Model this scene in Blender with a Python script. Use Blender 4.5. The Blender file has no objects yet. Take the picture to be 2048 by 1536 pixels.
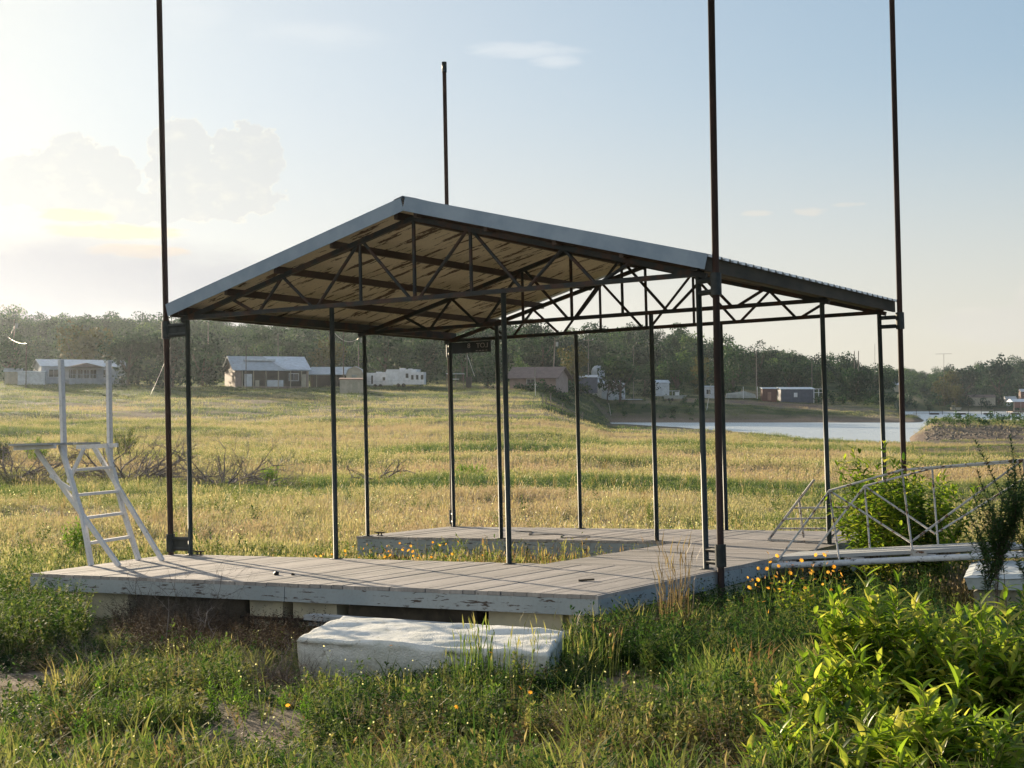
import bpy, math, random
import numpy as np
from mathutils import Matrix, Vector

# ------------------------------------------------------------------ camera, sky, sun, exposure
SC = bpy.context.scene
EYE = 2.2
F = 2940.0 / 2048.0
SUN_AZ, SUN_EL = -32.0, 11.0            # degrees, azimuth measured from +Y towards +X
cd = bpy.data.cameras.new('camera'); cam = bpy.data.objects.new('camera', cd)
SC.collection.objects.link(cam); SC.camera = cam
cd.lens = F * 36; cd.sensor_width = 36; cd.clip_start = 0.1; cd.clip_end = 8000
cam.location = (0, 0, EYE); cam.rotation_euler = (math.radians(90.7406), 0, 0)
SC.view_settings.view_transform = 'Standard'; SC.view_settings.look = 'None'
SC.view_settings.exposure = 1.2; SC.view_settings.gamma = 1
SC.cycles.use_denoising = True
SC.cycles.max_bounces = 8; SC.cycles.transparent_max_bounces = 8
SC.cycles.volume_bounces = 1
SC.cycles.sample_clamp_indirect = 6

sd = bpy.data.lights.new('sun', 'SUN'); so = bpy.data.objects.new('sun', sd); SC.collection.objects.link(so)
sd.energy = 4.6; sd.angle = math.radians(0.6); sd.color = (1.0, 0.82, 0.58)
az, el = math.radians(SUN_AZ), math.radians(SUN_EL)
sv = Vector((math.sin(az) * math.cos(el), math.cos(az) * math.cos(el), math.sin(el)))
so.rotation_euler = sv.to_track_quat('Z', 'Y').to_euler(); so.location = (0, 0, 30)

class NT:
    """small node-expression helper"""
    def __init__(s, tree): s.t = tree; s.n = tree.nodes; s.l = tree.links
    def new(s, typ, **kw):
        n = s.n.new(typ)
        for k, v in kw.items(): setattr(n, k, v)
        return n
    def put(s, sock, v):
        if hasattr(v, 'is_output') or isinstance(v, bpy.types.NodeSocket): s.l.new(v, sock)
        elif v is not None: sock.default_value = v
    def m(s, op, a, b=None, c=None, clamp=False):
        n = s.new('ShaderNodeMath', operation=op); n.use_clamp = clamp
        for i, v in enumerate((a, b, c)):
            if v is not None: s.put(n.inputs[i], v)
        return n.outputs[0]
    def mix(s, f, a, b, blend='MIX'):
        n = s.new('ShaderNodeMix', data_type='RGBA', blend_type=blend)
        s.put(n.inputs[0], f)
        s.put(n.inputs[6], a if not isinstance(a, tuple) else (*a[:3], 1)); s.put(n.inputs[7], b if not isinstance(b, tuple) else (*b[:3], 1))
        return n.outputs[2]
    def ramp(s, f, stops, interp='LINEAR'):
        n = s.new('ShaderNodeValToRGB'); cr = n.color_ramp; cr.interpolation = interp
        while len(cr.elements) < len(stops): cr.elements.new(0.5)
        for e, (p, c) in zip(cr.elements, stops):
            e.position = p; e.color = (*c, 1) if isinstance(c, tuple) else (c, c, c, 1)
        s.put(n.inputs[0], f); return n.outputs[0]
    def noise(s, vec, scale, detail=4, rough=.5, scl=None):
        if scl:
            mp = s.new('ShaderNodeMapping'); s.put(mp.inputs[0], vec); mp.inputs['Scale'].default_value = scl; vec = mp.outputs[0]
        n = s.new('ShaderNodeTexNoise'); n.inputs['Scale'].default_value = scale
        n.inputs['Detail'].default_value = detail; n.inputs['Roughness'].default_value = rough
        if vec is not None: s.put(n.inputs['Vector'], vec)
        return n.outputs['Fac']
    def sstep(s, x, lo, hi):
        n = s.new('ShaderNodeMapRange', interpolation_type='SMOOTHSTEP')
        s.put(n.inputs[0], x); s.put(n.inputs[1], lo); s.put(n.inputs[2], hi); return n.outputs[0]

W = bpy.data.worlds.new('World'); SC.world = W; W.use_nodes = True
q = NT(W.node_tree); q.n.clear()
sky = q.new('ShaderNodeTexSky', sky_type='NISHITA'); sky.sun_disc = False
sky.sun_elevation = math.radians(SUN_EL); sky.sun_rotation = math.radians(SUN_AZ)
sky.dust_density = 1.6; sky.air_density = 1.0; sky.ozone_density = 1.6; sky.altitude = 300
tc = q.new('ShaderNodeTexCoord'); sp = q.new('ShaderNodeSeparateXYZ'); q.l.new(tc.outputs['Generated'], sp.inputs[0])
dx, dy, dz = sp.outputs
A = q.m('ARCTAN2', dx, dy)                              # azimuth, radians
E_ = q.m('ARCSINE', dz)
cv = q.new('ShaderNodeCombineXYZ'); q.l.new(A, cv.inputs[0]); q.l.new(E_, cv.inputs[1])
uv = cv.outputs[0]
def env(u0, v0, a, b):
    du = q.m('DIVIDE', q.m('SUBTRACT', A, u0), a); dv = q.m('DIVIDE', q.m('SUBTRACT', E_, v0), b)
    return q.m('SUBTRACT', 1.0, q.m('ADD', q.m('MULTIPLY', du, du), q.m('MULTIPLY', dv, dv)))
def mx(*a):
    r = a[0]
    for b in a[1:]: r = q.m('MAXIMUM', r, b)
    return r
def cloud(base, envs, nscale, sq, edge, namp, body, rim, opacity, rimw):
    n = q.noise(uv, nscale, 6, .58, (1, sq, 1))
    d = q.m('ADD', q.m('MULTIPLY', mx(*envs), .7), q.m('MULTIPLY', q.m('SUBTRACT', n, .5), namp))
    mask = q.m('MULTIPLY', q.sstep(d, 0.0, edge), opacity)
    r = q.m('SUBTRACT', 1.0, q.sstep(d, 0.0, rimw))
    n2 = q.noise(uv, nscale * .7, 6, .6, (1, sq * 1.3, 1))
    r = q.m('MAXIMUM', q.m('MULTIPLY', r, q.sstep(n2, .30, .58)), q.m('MULTIPLY', q.sstep(n2, .48, .72), .35))
    col = q.mix(r, body, rim)
    return q.mix(mask, base, col)
vm = q.new('ShaderNodeVectorMath', operation='SCALE'); q.l.new(sky.outputs[0], vm.inputs[0]); vm.inputs[3].default_value = -1 / 3.3
sv_ = q.new('ShaderNodeSeparateXYZ'); q.l.new(vm.outputs[0], sv_.inputs[0]); cb = q.new('ShaderNodeCombineXYZ')
for i_, mx_ in enumerate((6.3, 7.1, 7.9)):              # soft shoulder so the veiled sun side does not burn out
    q.l.new(q.m('MULTIPLY', q.m('SUBTRACT', 1.0, q.m('EXPONENT', sv_.outputs[i_])), mx_), cb.inputs[i_])
skyc = cb.outputs[0]
# general tint and low haze band
hz = q.sstep(E_, .23, -.01)
lf = q.sstep(A, -.04, -.42)
c0 = q.mix(q.m('MULTIPLY', q.m('MULTIPLY', lf, lf), .65), skyc, (7.9, 7.7, 6.9))
c0 = q.mix(q.m('MULTIPLY', hz, .75), c0, (7.4, 6.75, 5.75))
# broad glow of veiled sun at the left
c0 = cloud(c0, [env(-.335, .085, .10, .05)], 9, 2.0, .5, 1.1, (6.4, 6.2, 6.0), (9.5, 8.6, 6.9), .4, .3)
c0 = cloud(c0, [env(-.222, .158, .024, .031), env(-.180, .160, .027, .027), env(-.200, .140, .046, .020), env(-.288, .150, .030, .024), env(-.318, .142, .03, .017), env(-.262, .146, .014, .016), env(-.262, .128, .06, .012)],
           78, 1.15, .09, 1.35, (6.1, 6.2, 6.1), (9.2, 8.4, 6.9), .68, .15)
c0 = cloud(c0, [env(-.265, .112, .05, .006), env(-.25, .100, .04, .005), env(-.335, .063, .035, .005), env(-.29, .122, .03, .005)], 55, 2.6, .5, 1.5, (8.6, 6.9, 4.9), (9.4, 7.5, 5.2), .8, .4)
c0 = cloud(c0, [env(-.28, .078, .20, .036), env(-.17, .078, .10, .022)], 14, 2.6, .7, .8, (4.3, 4.4, 4.9), (4.9, 4.9, 5.2), .8, .3)
c0 = cloud(c0, [env(.008, .236, .045, .007), env(.028, .229, .022, .006)], 30, 4.0, .8, 1.3, (7.6, 7.8, 8.0), (7.8, 8.0, 8.2), .45, .5)
c0 = cloud(c0, [env(-.13, .244, .06, .012), env(-.22, .255, .03, .02)], 14, 5.0, 1.0, 1.6, (7.2, 7.5, 7.7), (7.4, 7.7, 7.9), .35, .6)
c0 = cloud(c0, [env(.165, .127, .012, .0022), env(.20, .127, .014, .0032), env(.225, .131, .012, .0022)], 90, 2.0, .7, 1.8, (7.4, 6.8, 6.0), (8, 7, 6), .5, .4)
c0 = cloud(c0, [env(.35, .067, .022, .022), env(.32, .05, .05, .014)], 40, 1.4, .4, .9, (6.6, 6.3, 5.9), (8.6, 8.0, 7.0), .4, .2)
bg = q.new('ShaderNodeBackground'); bg.inputs[1].default_value = 0.05; q.l.new(c0, bg.inputs[0])
wo = q.new('ShaderNodeOutputWorld'); q.l.new(bg.outputs[0], wo.inputs[0])

# ------------------------------------------------------------------ helpers
rng = np.random.default_rng(7); random.seed(7)
COL = SC.collection
I4 = Matrix.Identity(4)
DOCK = Matrix(((0.85309, 0.52130, -0.02230, -4.326), (-0.52056, 0.85329, 0.02843, 19.815), (0.03384, -0.01264, 0.99935, 0.151), (0, 0, 0, 1)))
_R = DOCK.to_3x3()
# orthonormalise
_x = _R.col[0].normalized(); _z = _R.col[2].normalized(); _y = _z.cross(_x).normalized(); _x = _y.cross(_z)
DOCK = Matrix(((_x[0], _y[0], _z[0], -4.326), (_x[1], _y[1], _z[1], 19.815), (_x[2], _y[2], _z[2], 0.151), (0, 0, 0, 1)))
DINV = np.array(DOCK.inverted())

def tag(o, label=None, cat=None, group=None, kind=None):
    if label: o['label'] = label
    if cat: o['category'] = cat
    if group: o['group'] = group
    if kind: o['kind'] = kind
    return o
BASE = {}
def thing(name, label, cat, base=(0, 0, 0), M=I4, group=None):
    o = bpy.data.objects.new(name, None); COL.objects.link(o)
    o.empty_display_size = .2
    o.matrix_world = M @ Matrix.Translation(base); BASE[o.name] = Vector(base)
    return tag(o, label, cat, group)
def link_mesh(name, me, mat, parent=None, base=None, M=I4):
    o = bpy.data.objects.new(name, me); COL.objects.link(o)
    if mat: me.materials.append(mat)
    if parent is not None: o.parent = parent; BASE[o.name] = BASE.get(parent.name, Vector((0, 0, 0)))
    else: o.matrix_world = M @ Matrix.Translation(base or (0, 0, 0)); BASE[o.name] = Vector(base or (0, 0, 0))
    return o
class MB:
    def __init__(s): s.v = []; s.f = []
    def add(s, vs, fs):
        n = len(s.v); s.v += [tuple(p) for p in vs]; s.f += [tuple(i + n for i in f) for f in fs]; return s
    def box(s, a, b):
        (x0, y0, z0), (x1, y1, z1) = a, b
        x0, x1 = sorted((x0, x1)); y0, y1 = sorted((y0, y1)); z0, z1 = sorted((z0, z1))
        return s.add([(x0, y0, z0), (x1, y0, z0), (x1, y1, z0), (x0, y1, z0), (x0, y0, z1), (x1, y0, z1), (x1, y1, z1), (x0, y1, z1)],
                     [(0, 3, 2, 1), (4, 5, 6, 7), (0, 1, 5, 4), (1, 2, 6, 5), (2, 3, 7, 6), (3, 0, 4, 7)])
    def bar(s, p, q, w, h, up=(0, 0, 1)):
        p, q = Vector(p), Vector(q); d = (q - p).normalized(); up = Vector(up)
        if abs(d.dot(up)) > .98: up = Vector((0, 1, 0)) if abs(d.y) < .9 else Vector((1, 0, 0))
        r = d.cross(up).normalized(); u = r.cross(d)
        r *= w / 2; u *= h / 2
        vs = [e + a * r + b * u for e in (p, q) for a, b in ((-1, -1), (1, -1), (1, 1), (-1, 1))]
        return s.add(vs, [(0, 1, 2, 3), (7, 6, 5, 4), (0, 4, 5, 1), (1, 5, 6, 2), (2, 6, 7, 3), (3, 7, 4, 0)])
    def tube(s, pts, r, n=10, cap=True):
        pts = [Vector(p) for p in pts]; rs = r if isinstance(r, (list, tuple)) else [r] * len(pts)
        base = len(s.v); ref = None
        for i, p in enumerate(pts):
            d = (pts[min(i + 1, len(pts) - 1)] - pts[max(i - 1, 0)]).normalized()
            if ref is None: ref = Vector((0, 0, 1)) if abs(d.z) < .9 else Vector((1, 0, 0))
            a = d.cross(ref).normalized(); b = d.cross(a); ref = a.cross(d)
            for k in range(n):
                t = 2 * math.pi * k / n; s.v.append(tuple(p + (a * math.cos(t) + b * math.sin(t)) * rs[i]))
        for i in range(len(pts) - 1):
            for k in range(n):
                a = base + i * n + k; b = base + i * n + (k + 1) % n; s.f.append((a, b, b + n, a + n))
        if cap:
            s.f.append(tuple(base + k for k in range(n))); s.f.append(tuple(base + (len(pts) - 1) * n + n - 1 - k for k in range(n)))
        return s
    def prism(s, poly, z0, z1):
        n = len(poly)
        return s.add([(x, y, z0) for x, y in poly] + [(x, y, z1) for x, y in poly],
                     [tuple(range(n - 1, -1, -1)), tuple(range(n, 2 * n))] + [(i, (i + 1) % n, n + (i + 1) % n, n + i) for i in range(n)])
    def quad(s, *p): return s.add(p, [tuple(range(len(p)))])
    def build(s, name, mat, parent=None, smooth=False, base=None, M=I4):
        me = bpy.data.meshes.new(name)
        b = BASE[parent.name] if parent is not None else Vector(base or (0, 0, 0))
        me.from_pydata([(x - b.x, y - b.y, z - b.z) for x, y, z in s.v], [], s.f)
        if smooth: me.polygons.foreach_set('use_smooth', [True] * len(me.polygons))
        me.update()
        return link_mesh(name, me, mat, parent, base, M)
def tri_mesh(name, V, T, tint=None, mat=None, parent=None, smooth=False, base=None):
    V = np.asarray(V, np.float32); T = np.asarray(T, np.int32)
    me = bpy.data.meshes.new(name)
    if base is not None: V = V - np.array(base, np.float32)
    me.vertices.add(len(V)); me.vertices.foreach_set('co', V.ravel())
    me.loops.add(T.size); me.loops.foreach_set('vertex_index', T.ravel())
    me.polygons.add(len(T)); me.polygons.foreach_set('loop_start', np.arange(0, T.size, 3, dtype=np.int32))
    if smooth: me.polygons.foreach_set('use_smooth', np.ones(len(T), bool))
    if tint is not None:
        at = me.attributes.new('tint', 'FLOAT', 'POINT'); at.data.foreach_set('value', np.asarray(tint, np.float32))
    me.update(calc_edges=True); me.validate()
    return link_mesh(name, me, mat, parent, base)
def inst(protos, pos, yaw, scl, tint, which=None, lean=None):
    """merge copies of small prototypes (V,T,dt) into one triangle soup"""
    Vs, Ts, C, off = [], [], [], 0
    which = rng.integers(0, len(protos), len(pos)) if which is None else which
    for k, (V, T, dt) in enumerate(protos):
        idx = np.nonzero(which == k)[0]
        if not len(idx): continue
        c, s = np.cos(yaw[idx]), np.sin(yaw[idx]); sc = scl[idx]
        if sc.ndim == 1: sc = np.stack([sc, sc, sc], 1)
        P = V[None] * sc[:, None, :]
        X = P[..., 0] * c[:, None] - P[..., 1] * s[:, None]; Y = P[..., 0] * s[:, None] + P[..., 1] * c[:, None]; Z = P[..., 2]
        if lean is not None: X = X + Z * lean[idx, 0][:, None]; Y = Y + Z * lean[idx, 1][:, None]
        Q = np.stack([X, Y, Z], -1) + pos[idx][:, None, :]
        Vs.append(Q.reshape(-1, 3)); n = len(V)
        Ts.append((T[None] + (np.arange(len(idx)) * n)[:, None, None] + off).reshape(-1, 3))
        C.append((tint[idx][:, None] + dt[None]).ravel()); off += n * len(idx)
    return np.concatenate(Vs), np.concatenate(Ts), np.clip(np.concatenate(C), 0, 1)

# ------------------------------------------------------------------ materials
def mat(name, build):
    m = bpy.data.materials.new(name); m.use_nodes = True; n = NT(m.node_tree); n.n.clear()
    out = n.new('ShaderNodeOutputMaterial'); r = build(n)
    n.l.new(r, out.inputs[0]); return m
def pbsdf(n, col, rough=.7, metal=0., bump=None, bstr=.3, bdist=.02, spec=.5):
    p = n.new('ShaderNodeBsdfPrincipled'); n.put(p.inputs['Base Color'], (*col, 1) if isinstance(col, tuple) else col)
    n.put(p.inputs['Roughness'], rough); n.put(p.inputs['Metallic'], metal); p.inputs['Specular IOR Level'].default_value = spec
    if bump is not None:
        b = n.new('ShaderNodeBump'); b.inputs['Strength'].default_value = bstr; b.inputs['Distance'].default_value = bdist
        n.l.new(bump, b.inputs['Height']); n.l.new(b.outputs[0], p.inputs['Normal'])
    return p.outputs[0]
def oc(n): return n.new('ShaderNodeTexCoord').outputs['Object']
def simple(name, c1, c2, scale=6, rough=.7, metal=0., scl=None, lo=.35, hi=.65, bstr=.2, detail=6, spec=.5):
    def b(n):
        f = n.noise(oc(n), scale, detail, .6, scl)
        return pbsdf(n, n.mix(n.sstep(f, lo, hi), c1, c2), rough, metal, f, bstr, .01, spec)
    return mat(name, b)
def veg(name, stops, trans=.45, rough=.55, var=.25, spec=.2):
    def b(n):
        at = n.new('ShaderNodeAttribute'); at.attribute_name = 'tint'
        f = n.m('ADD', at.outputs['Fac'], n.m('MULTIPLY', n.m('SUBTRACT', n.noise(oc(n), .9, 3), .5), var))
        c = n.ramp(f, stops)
        d = pbsdf(n, c, rough, spec=spec)
        t = n.new('ShaderNodeBsdfTranslucent')
        n.l.new(n.mix(1.0, c, (1.5, 1.55, .9), 'MULTIPLY'), t.inputs[0])
        m = n.new('ShaderNodeMixShader'); m.inputs[0].default_value = trans
        n.l.new(d, m.inputs[1]); n.l.new(t.outputs[0], m.inputs[2]); return m.outputs[0]
    return mat(name, b)
M = {}
def peel(name, paint, paint2, under, scale, scl, lo, hi, rough=.75, dirt=(.25, .22, .18)):
    def b(n):
        o = oc(n)
        f = n.noise(o, scale, 7, .68, scl); g = n.noise(o, 1.3, 4, .5); h = n.noise(o, 30, 3, .6)
        base = n.mix(n.sstep(g, .3, .7), paint, paint2)
        base = n.mix(n.m('MULTIPLY', n.sstep(h, .45, .8), .35), base, dirt)
        k = n.sstep(f, lo, hi)
        return pbsdf(n, n.mix(k, base, under), rough, 0, f, .35, .01, .3)
    return mat(name, b)
M['fascia'] = peel('peeling_grey_paint', (.31, .36, .39), (.40, .44, .46), (.09, .07, .06), 3.2, (1.3, 4, 9), .575, .61)
M['cream_soffit'] = peel('peeling_cream_paint', (.62, .52, .37), (.70, .61, .46), (.09, .055, .035), 2.0, (.8, 3.4, 1), .555, .57)
M['white_paint'] = peel('chipped_white_paint', (.74, .74, .76), (.66, .66, .68), (.15, .10, .07), 9, (1, 1, .5), .64, .68)
M['white_pipe'] = peel('flaking_white_pipe', (.70, .72, .76), (.60, .63, .68), (.06, .06, .07), 12, (.6, 1, 1), .60, .63)
M['rust_white'] = peel('rusty_white_paint', (.55, .55, .54), (.42, .42, .42), (.13, .07, .045), 14, (1, 1, 1), .53, .60)
def deckm(n):
    o = oc(n); at = n.new('ShaderNodeAttribute'); at.attribute_name = 'tint'
    st = n.new('ShaderNodeAttribute'); st.attribute_name = 'run'
    sx = n.new('ShaderNodeSeparateXYZ'); n.l.new(o, sx.inputs[0])
    g1 = n.noise(o, 9, 6, .6, (6, .5, 1)); g2 = n.noise(o, 9, 6, .6, (.5, 6, 1))
    g = n.m('ADD', n.m('MULTIPLY', g1, n.m('SUBTRACT', 1.0, st.outputs['Fac'])), n.m('MULTIPLY', g2, st.outputs['Fac']))
    big = n.noise(o, .8, 5, .6)
    c = n.mix(n.sstep(g, .3, .7), (.36, .33, .315), (.50, .465, .45))
    c = n.mix(n.m('MULTIPLY', at.outputs['Fac'], .75), c, (.25, .235, .23))
    c = n.mix(n.m('MULTIPLY', n.sstep(big, .48, .66), .6), c, (.26, .25, .24))
    kn = n.noise(o, 26, 3, .5); c = n.mix(n.m('MULTIPLY', n.sstep(kn, .68, .72), .7), c, (.10, .085, .07))
    cr = n.m('ADD', n.m('MULTIPLY', n.noise(o, 14, 5, .7, (9, .35, 1)), n.m('SUBTRACT', 1.0, st.outputs['Fac'])), n.m('MULTIPLY', n.noise(o, 14, 5, .7, (.35, 9, 1)), st.outputs['Fac']))
    c = n.mix(n.m('MULTIPLY', n.sstep(cr, .62, .70), .7), c, (.13, .11, .10))
    return pbsdf(n, c, .8, 0, g, .5, .008, .3)
M['deck'] = mat('weathered_deck_wood', deckm)
M['post'] = simple('dark_green_steel', (.018, .030, .033), (.045, .055, .055), 9, .55, .3, (1, 1, .4), .4, .75)
M['chord'] = simple('rusting_dark_steel', (.020, .024, .026), (.060, .030, .020), 5, .6, .2, (1, 1, 1), .45, .62)
M['pole'] = simple('rust_brown_pipe', (.022, .012, .011), (.055, .026, .021), 7, .7, .1, (1, 1, .3), .35, .7)
M['collar'] = simple('black_green_collar', (.012, .018, .02), (.035, .04, .042), 8, .5, .3)
M['galv'] = simple('galvanised_metal', (.50, .56, .62), (.60, .65, .70), 14, .42, .35, None, .3, .7, .05)
M['trim'] = simple('pale_blue_trim', (.20, .27, .36), (.27, .34, .43), 3, .45, .15, None, .3, .7, .05)
M['rustroof'] = simple('grimy_sheet_metal', (.10, .09, .08), (.20, .19, .18), 8, .6, .3)
M['dark_wood'] = simple('dark_brown_board', (.035, .028, .02), (.07, .055, .038), 4, .8, 0, (1, .3, 1))
M['purlin'] = simple('brown_purlin_steel', (.045, .030, .025), (.085, .055, .042), 4, .7, .1, (1, .4, 1))
M['float'] = simple('yellowed_foam', (.62, .57, .42), (.42, .40, .31), 3, .9, 0, None, .4, .8, .3)
M['float_dark'] = simple('dark_brown_foam', (.045, .038, .03), (.09, .075, .055), 5, .9)  # dark brown version of the foam for some blocks under the deck
def foamm(n):
    o = oc(n); f = n.noise(o, 5, 6, .55); g = n.noise(o, 70, 4, .6); s = n.noise(o, 2.2, 5, .6)
    c = n.mix(n.sstep(f, .3, .7), (.82, .82, .80), (.66, .67, .63))
    c = n.mix(n.m('MULTIPLY', n.sstep(s, .55, .72), .55), c, (.42, .40, .30))
    h = n.m('ADD', n.m('MULTIPLY', f, .5), n.m('MULTIPLY', g, .5))
    c = n.mix(n.m('MULTIPLY', n.sstep(n.noise(o, 14, 6, .7), .60, .66), .6), c, (.30, .27, .20))
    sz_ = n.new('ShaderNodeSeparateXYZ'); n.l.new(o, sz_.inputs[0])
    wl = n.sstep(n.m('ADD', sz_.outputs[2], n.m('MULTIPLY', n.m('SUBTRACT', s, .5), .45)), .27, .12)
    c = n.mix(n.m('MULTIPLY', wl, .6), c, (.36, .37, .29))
    return pbsdf(n, c, .95, 0, h, .9, .035, .1)
M['foam'] = mat('white_foam', foamm)
M['concrete'] = simple('pitted_cream_concrete', (.42, .39, .30), (.30, .28, .22), 12, .9, 0, None, .35, .7, .5)
M['cap'] = simple('pale_blue_grey_cap', (.52, .56, .58), (.42, .46, .46), 8, .85, 0, None, .35, .7, .4)
M['plank'] = simple('grey_plank', (.33, .35, .37), (.42, .44, .46), 6, .85, 0, (.4, 4, 4), .35, .7)
M['rope'] = simple('dark_rope', (.03, .03, .03), (.06, .055, .05), 20, .9)
M['sign'] = simple('dark_sign_board', (.014, .02, .026), (.022, .03, .036), 5, .6)
M['letter'] = simple('faint_lettering', (.34, .32, .31), (.42, .39, .38), 9, .7)
M['iron'] = simple('black_iron', (.012, .012, .014), (.03, .025, .022), 20, .5, .6)
M['bark'] = simple('bark', (.06, .045, .035), (.12, .10, .08), 8, .9, 0, (1, 1, .3))
M['twig'] = simple('dead_twig', (.15, .12, .11), (.26, .22, .20), 6, .9)
M['greentwig'] = simple('green_stem', (.10, .12, .04), (.16, .12, .06), 6, .7)
M['polewood'] = simple('utility_pole_wood', (.20, .17, .15), (.30, .26, .23), 3, .9)
M['darkpole'] = simple('dark_pole', (.03, .025, .022), (.06, .05, .045), 3, .8)
M['wire'] = simple('pale_wire', (.45, .45, .42), (.55, .55, .5), 3, .4, .6)
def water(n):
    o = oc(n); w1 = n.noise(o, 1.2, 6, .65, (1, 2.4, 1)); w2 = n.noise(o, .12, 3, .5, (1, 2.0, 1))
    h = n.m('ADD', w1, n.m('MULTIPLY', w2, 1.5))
    return pbsdf(n, (.66, .72, .75), .25, 0, h, .9, .6, 1.0)  # pale base colour stands in for sky glare on the lake
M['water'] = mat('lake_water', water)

FIELD = [(0, (.04, .08, .032)), (.3, (.12, .155, .065)), (.55, (.22, .215, .125)), (.78, (.36, .315, .225)), (1, (.28, .21, .19))]
M['field'] = veg('field_grass', FIELD, .5)
M['weeds'] = veg('low_weeds', [(0, (.018, .05, .018)), (.3, (.055, .105, .03)), (.55, (.145, .185, .058)), (.8, (.30, .27, .13)), (1, (.24, .14, .09))], .45, .7, spec=.08)
M['dry'] = veg('dry_weeds', [(0, (.09, .065, .045)), (.5, (.22, .155, .10)), (1, (.42, .34, .22))], .35)
M['shade_deadweed'] = veg('shade_dark_dead_weeds', [(0, (.030, .022, .018)), (.5, (.085, .058, .045)), (1, (.22, .15, .11))], .2, .8, spec=.05)  # brown darkened so the dead weeds carry the dock's shade
M['scrub'] = veg('grey_scrub', [(0, (.10, .085, .085)), (.5, (.19, .165, .155)), (1, (.30, .27, .23))], .3, .8, spec=.1)
M['bright'] = veg('bright_seedling', [(0, (.06, .14, .02)), (.5, (.12, .24, .035)), (1, (.24, .34, .06))], .5)
M['shrub'] = veg('shrub_leaves', [(0, (.045, .10, .014)), (.45, (.15, .24, .022)), (.8, (.28, .35, .045)), (1, (.42, .40, .10))], .58, .4, spec=.35)
M['shrub_dark'] = veg('feathery_foliage', [(0, (.015, .05, .025)), (.5, (.03, .085, .035)), (1, (.07, .13, .04))], .35)
M['tree'] = veg('tree_leaves', [(0, (.008, .028, .020)), (.4, (.016, .054, .028)), (.75, (.046, .108, .038)), (1, (.13, .20, .07))], .18, .7, .15, spec=.1)
M['tree_brown'] = veg('olive_tree_leaves', [(0, (.04, .045, .02)), (.5, (.09, .09, .03)), (1, (.16, .14, .05))], .2, .7, .15, spec=.1)
M['orange'] = veg('orange_petals', [(0, (.75, .30, .02)), (1, (.85, .45, .10))], .4)
M['white_flower'] = veg('pale_petals', [(0, (.6, .6, .5)), (1, (.75, .7, .5))], .4)
def groundm(n):
    o = oc(n); at = n.new('ShaderNodeAttribute'); at.attribute_name = 'tint'
    s = n.new('ShaderNodeAttribute'); s.attribute_name = 'soil'
    f = n.noise(o, 2.2, 8, .7); f2 = n.noise(o, .25, 6, .6, (1, 1, 1))
    g = n.ramp(n.m('ADD', at.outputs['Fac'], n.m('MULTIPLY', n.m('SUBTRACT', f, .5), .5)), [(p, tuple(x * .62 for x in c)) for p, c in FIELD])
    g = n.mix(n.m('MULTIPLY', n.sstep(f2, .5, .7), .3), g, (.08, .065, .045))
    so_ = n.mix(n.sstep(n.noise(o, 3.5, 8, .7), .35, .65), (.13, .095, .07), (.27, .215, .17))
    return pbsdf(n, n.mix(s.outputs['Fac'], g, so_), .95, 0, f, .6, .08, .1)
M['ground'] = mat('lake_bed_ground', groundm)
def flat(name, c, rough=.7, metal=0., v=.12):
    return simple(name, tuple(x * (1 - v) for x in c), tuple(min(1, x * (1 + v)) for x in c), 1.5, rough, metal)

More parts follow.
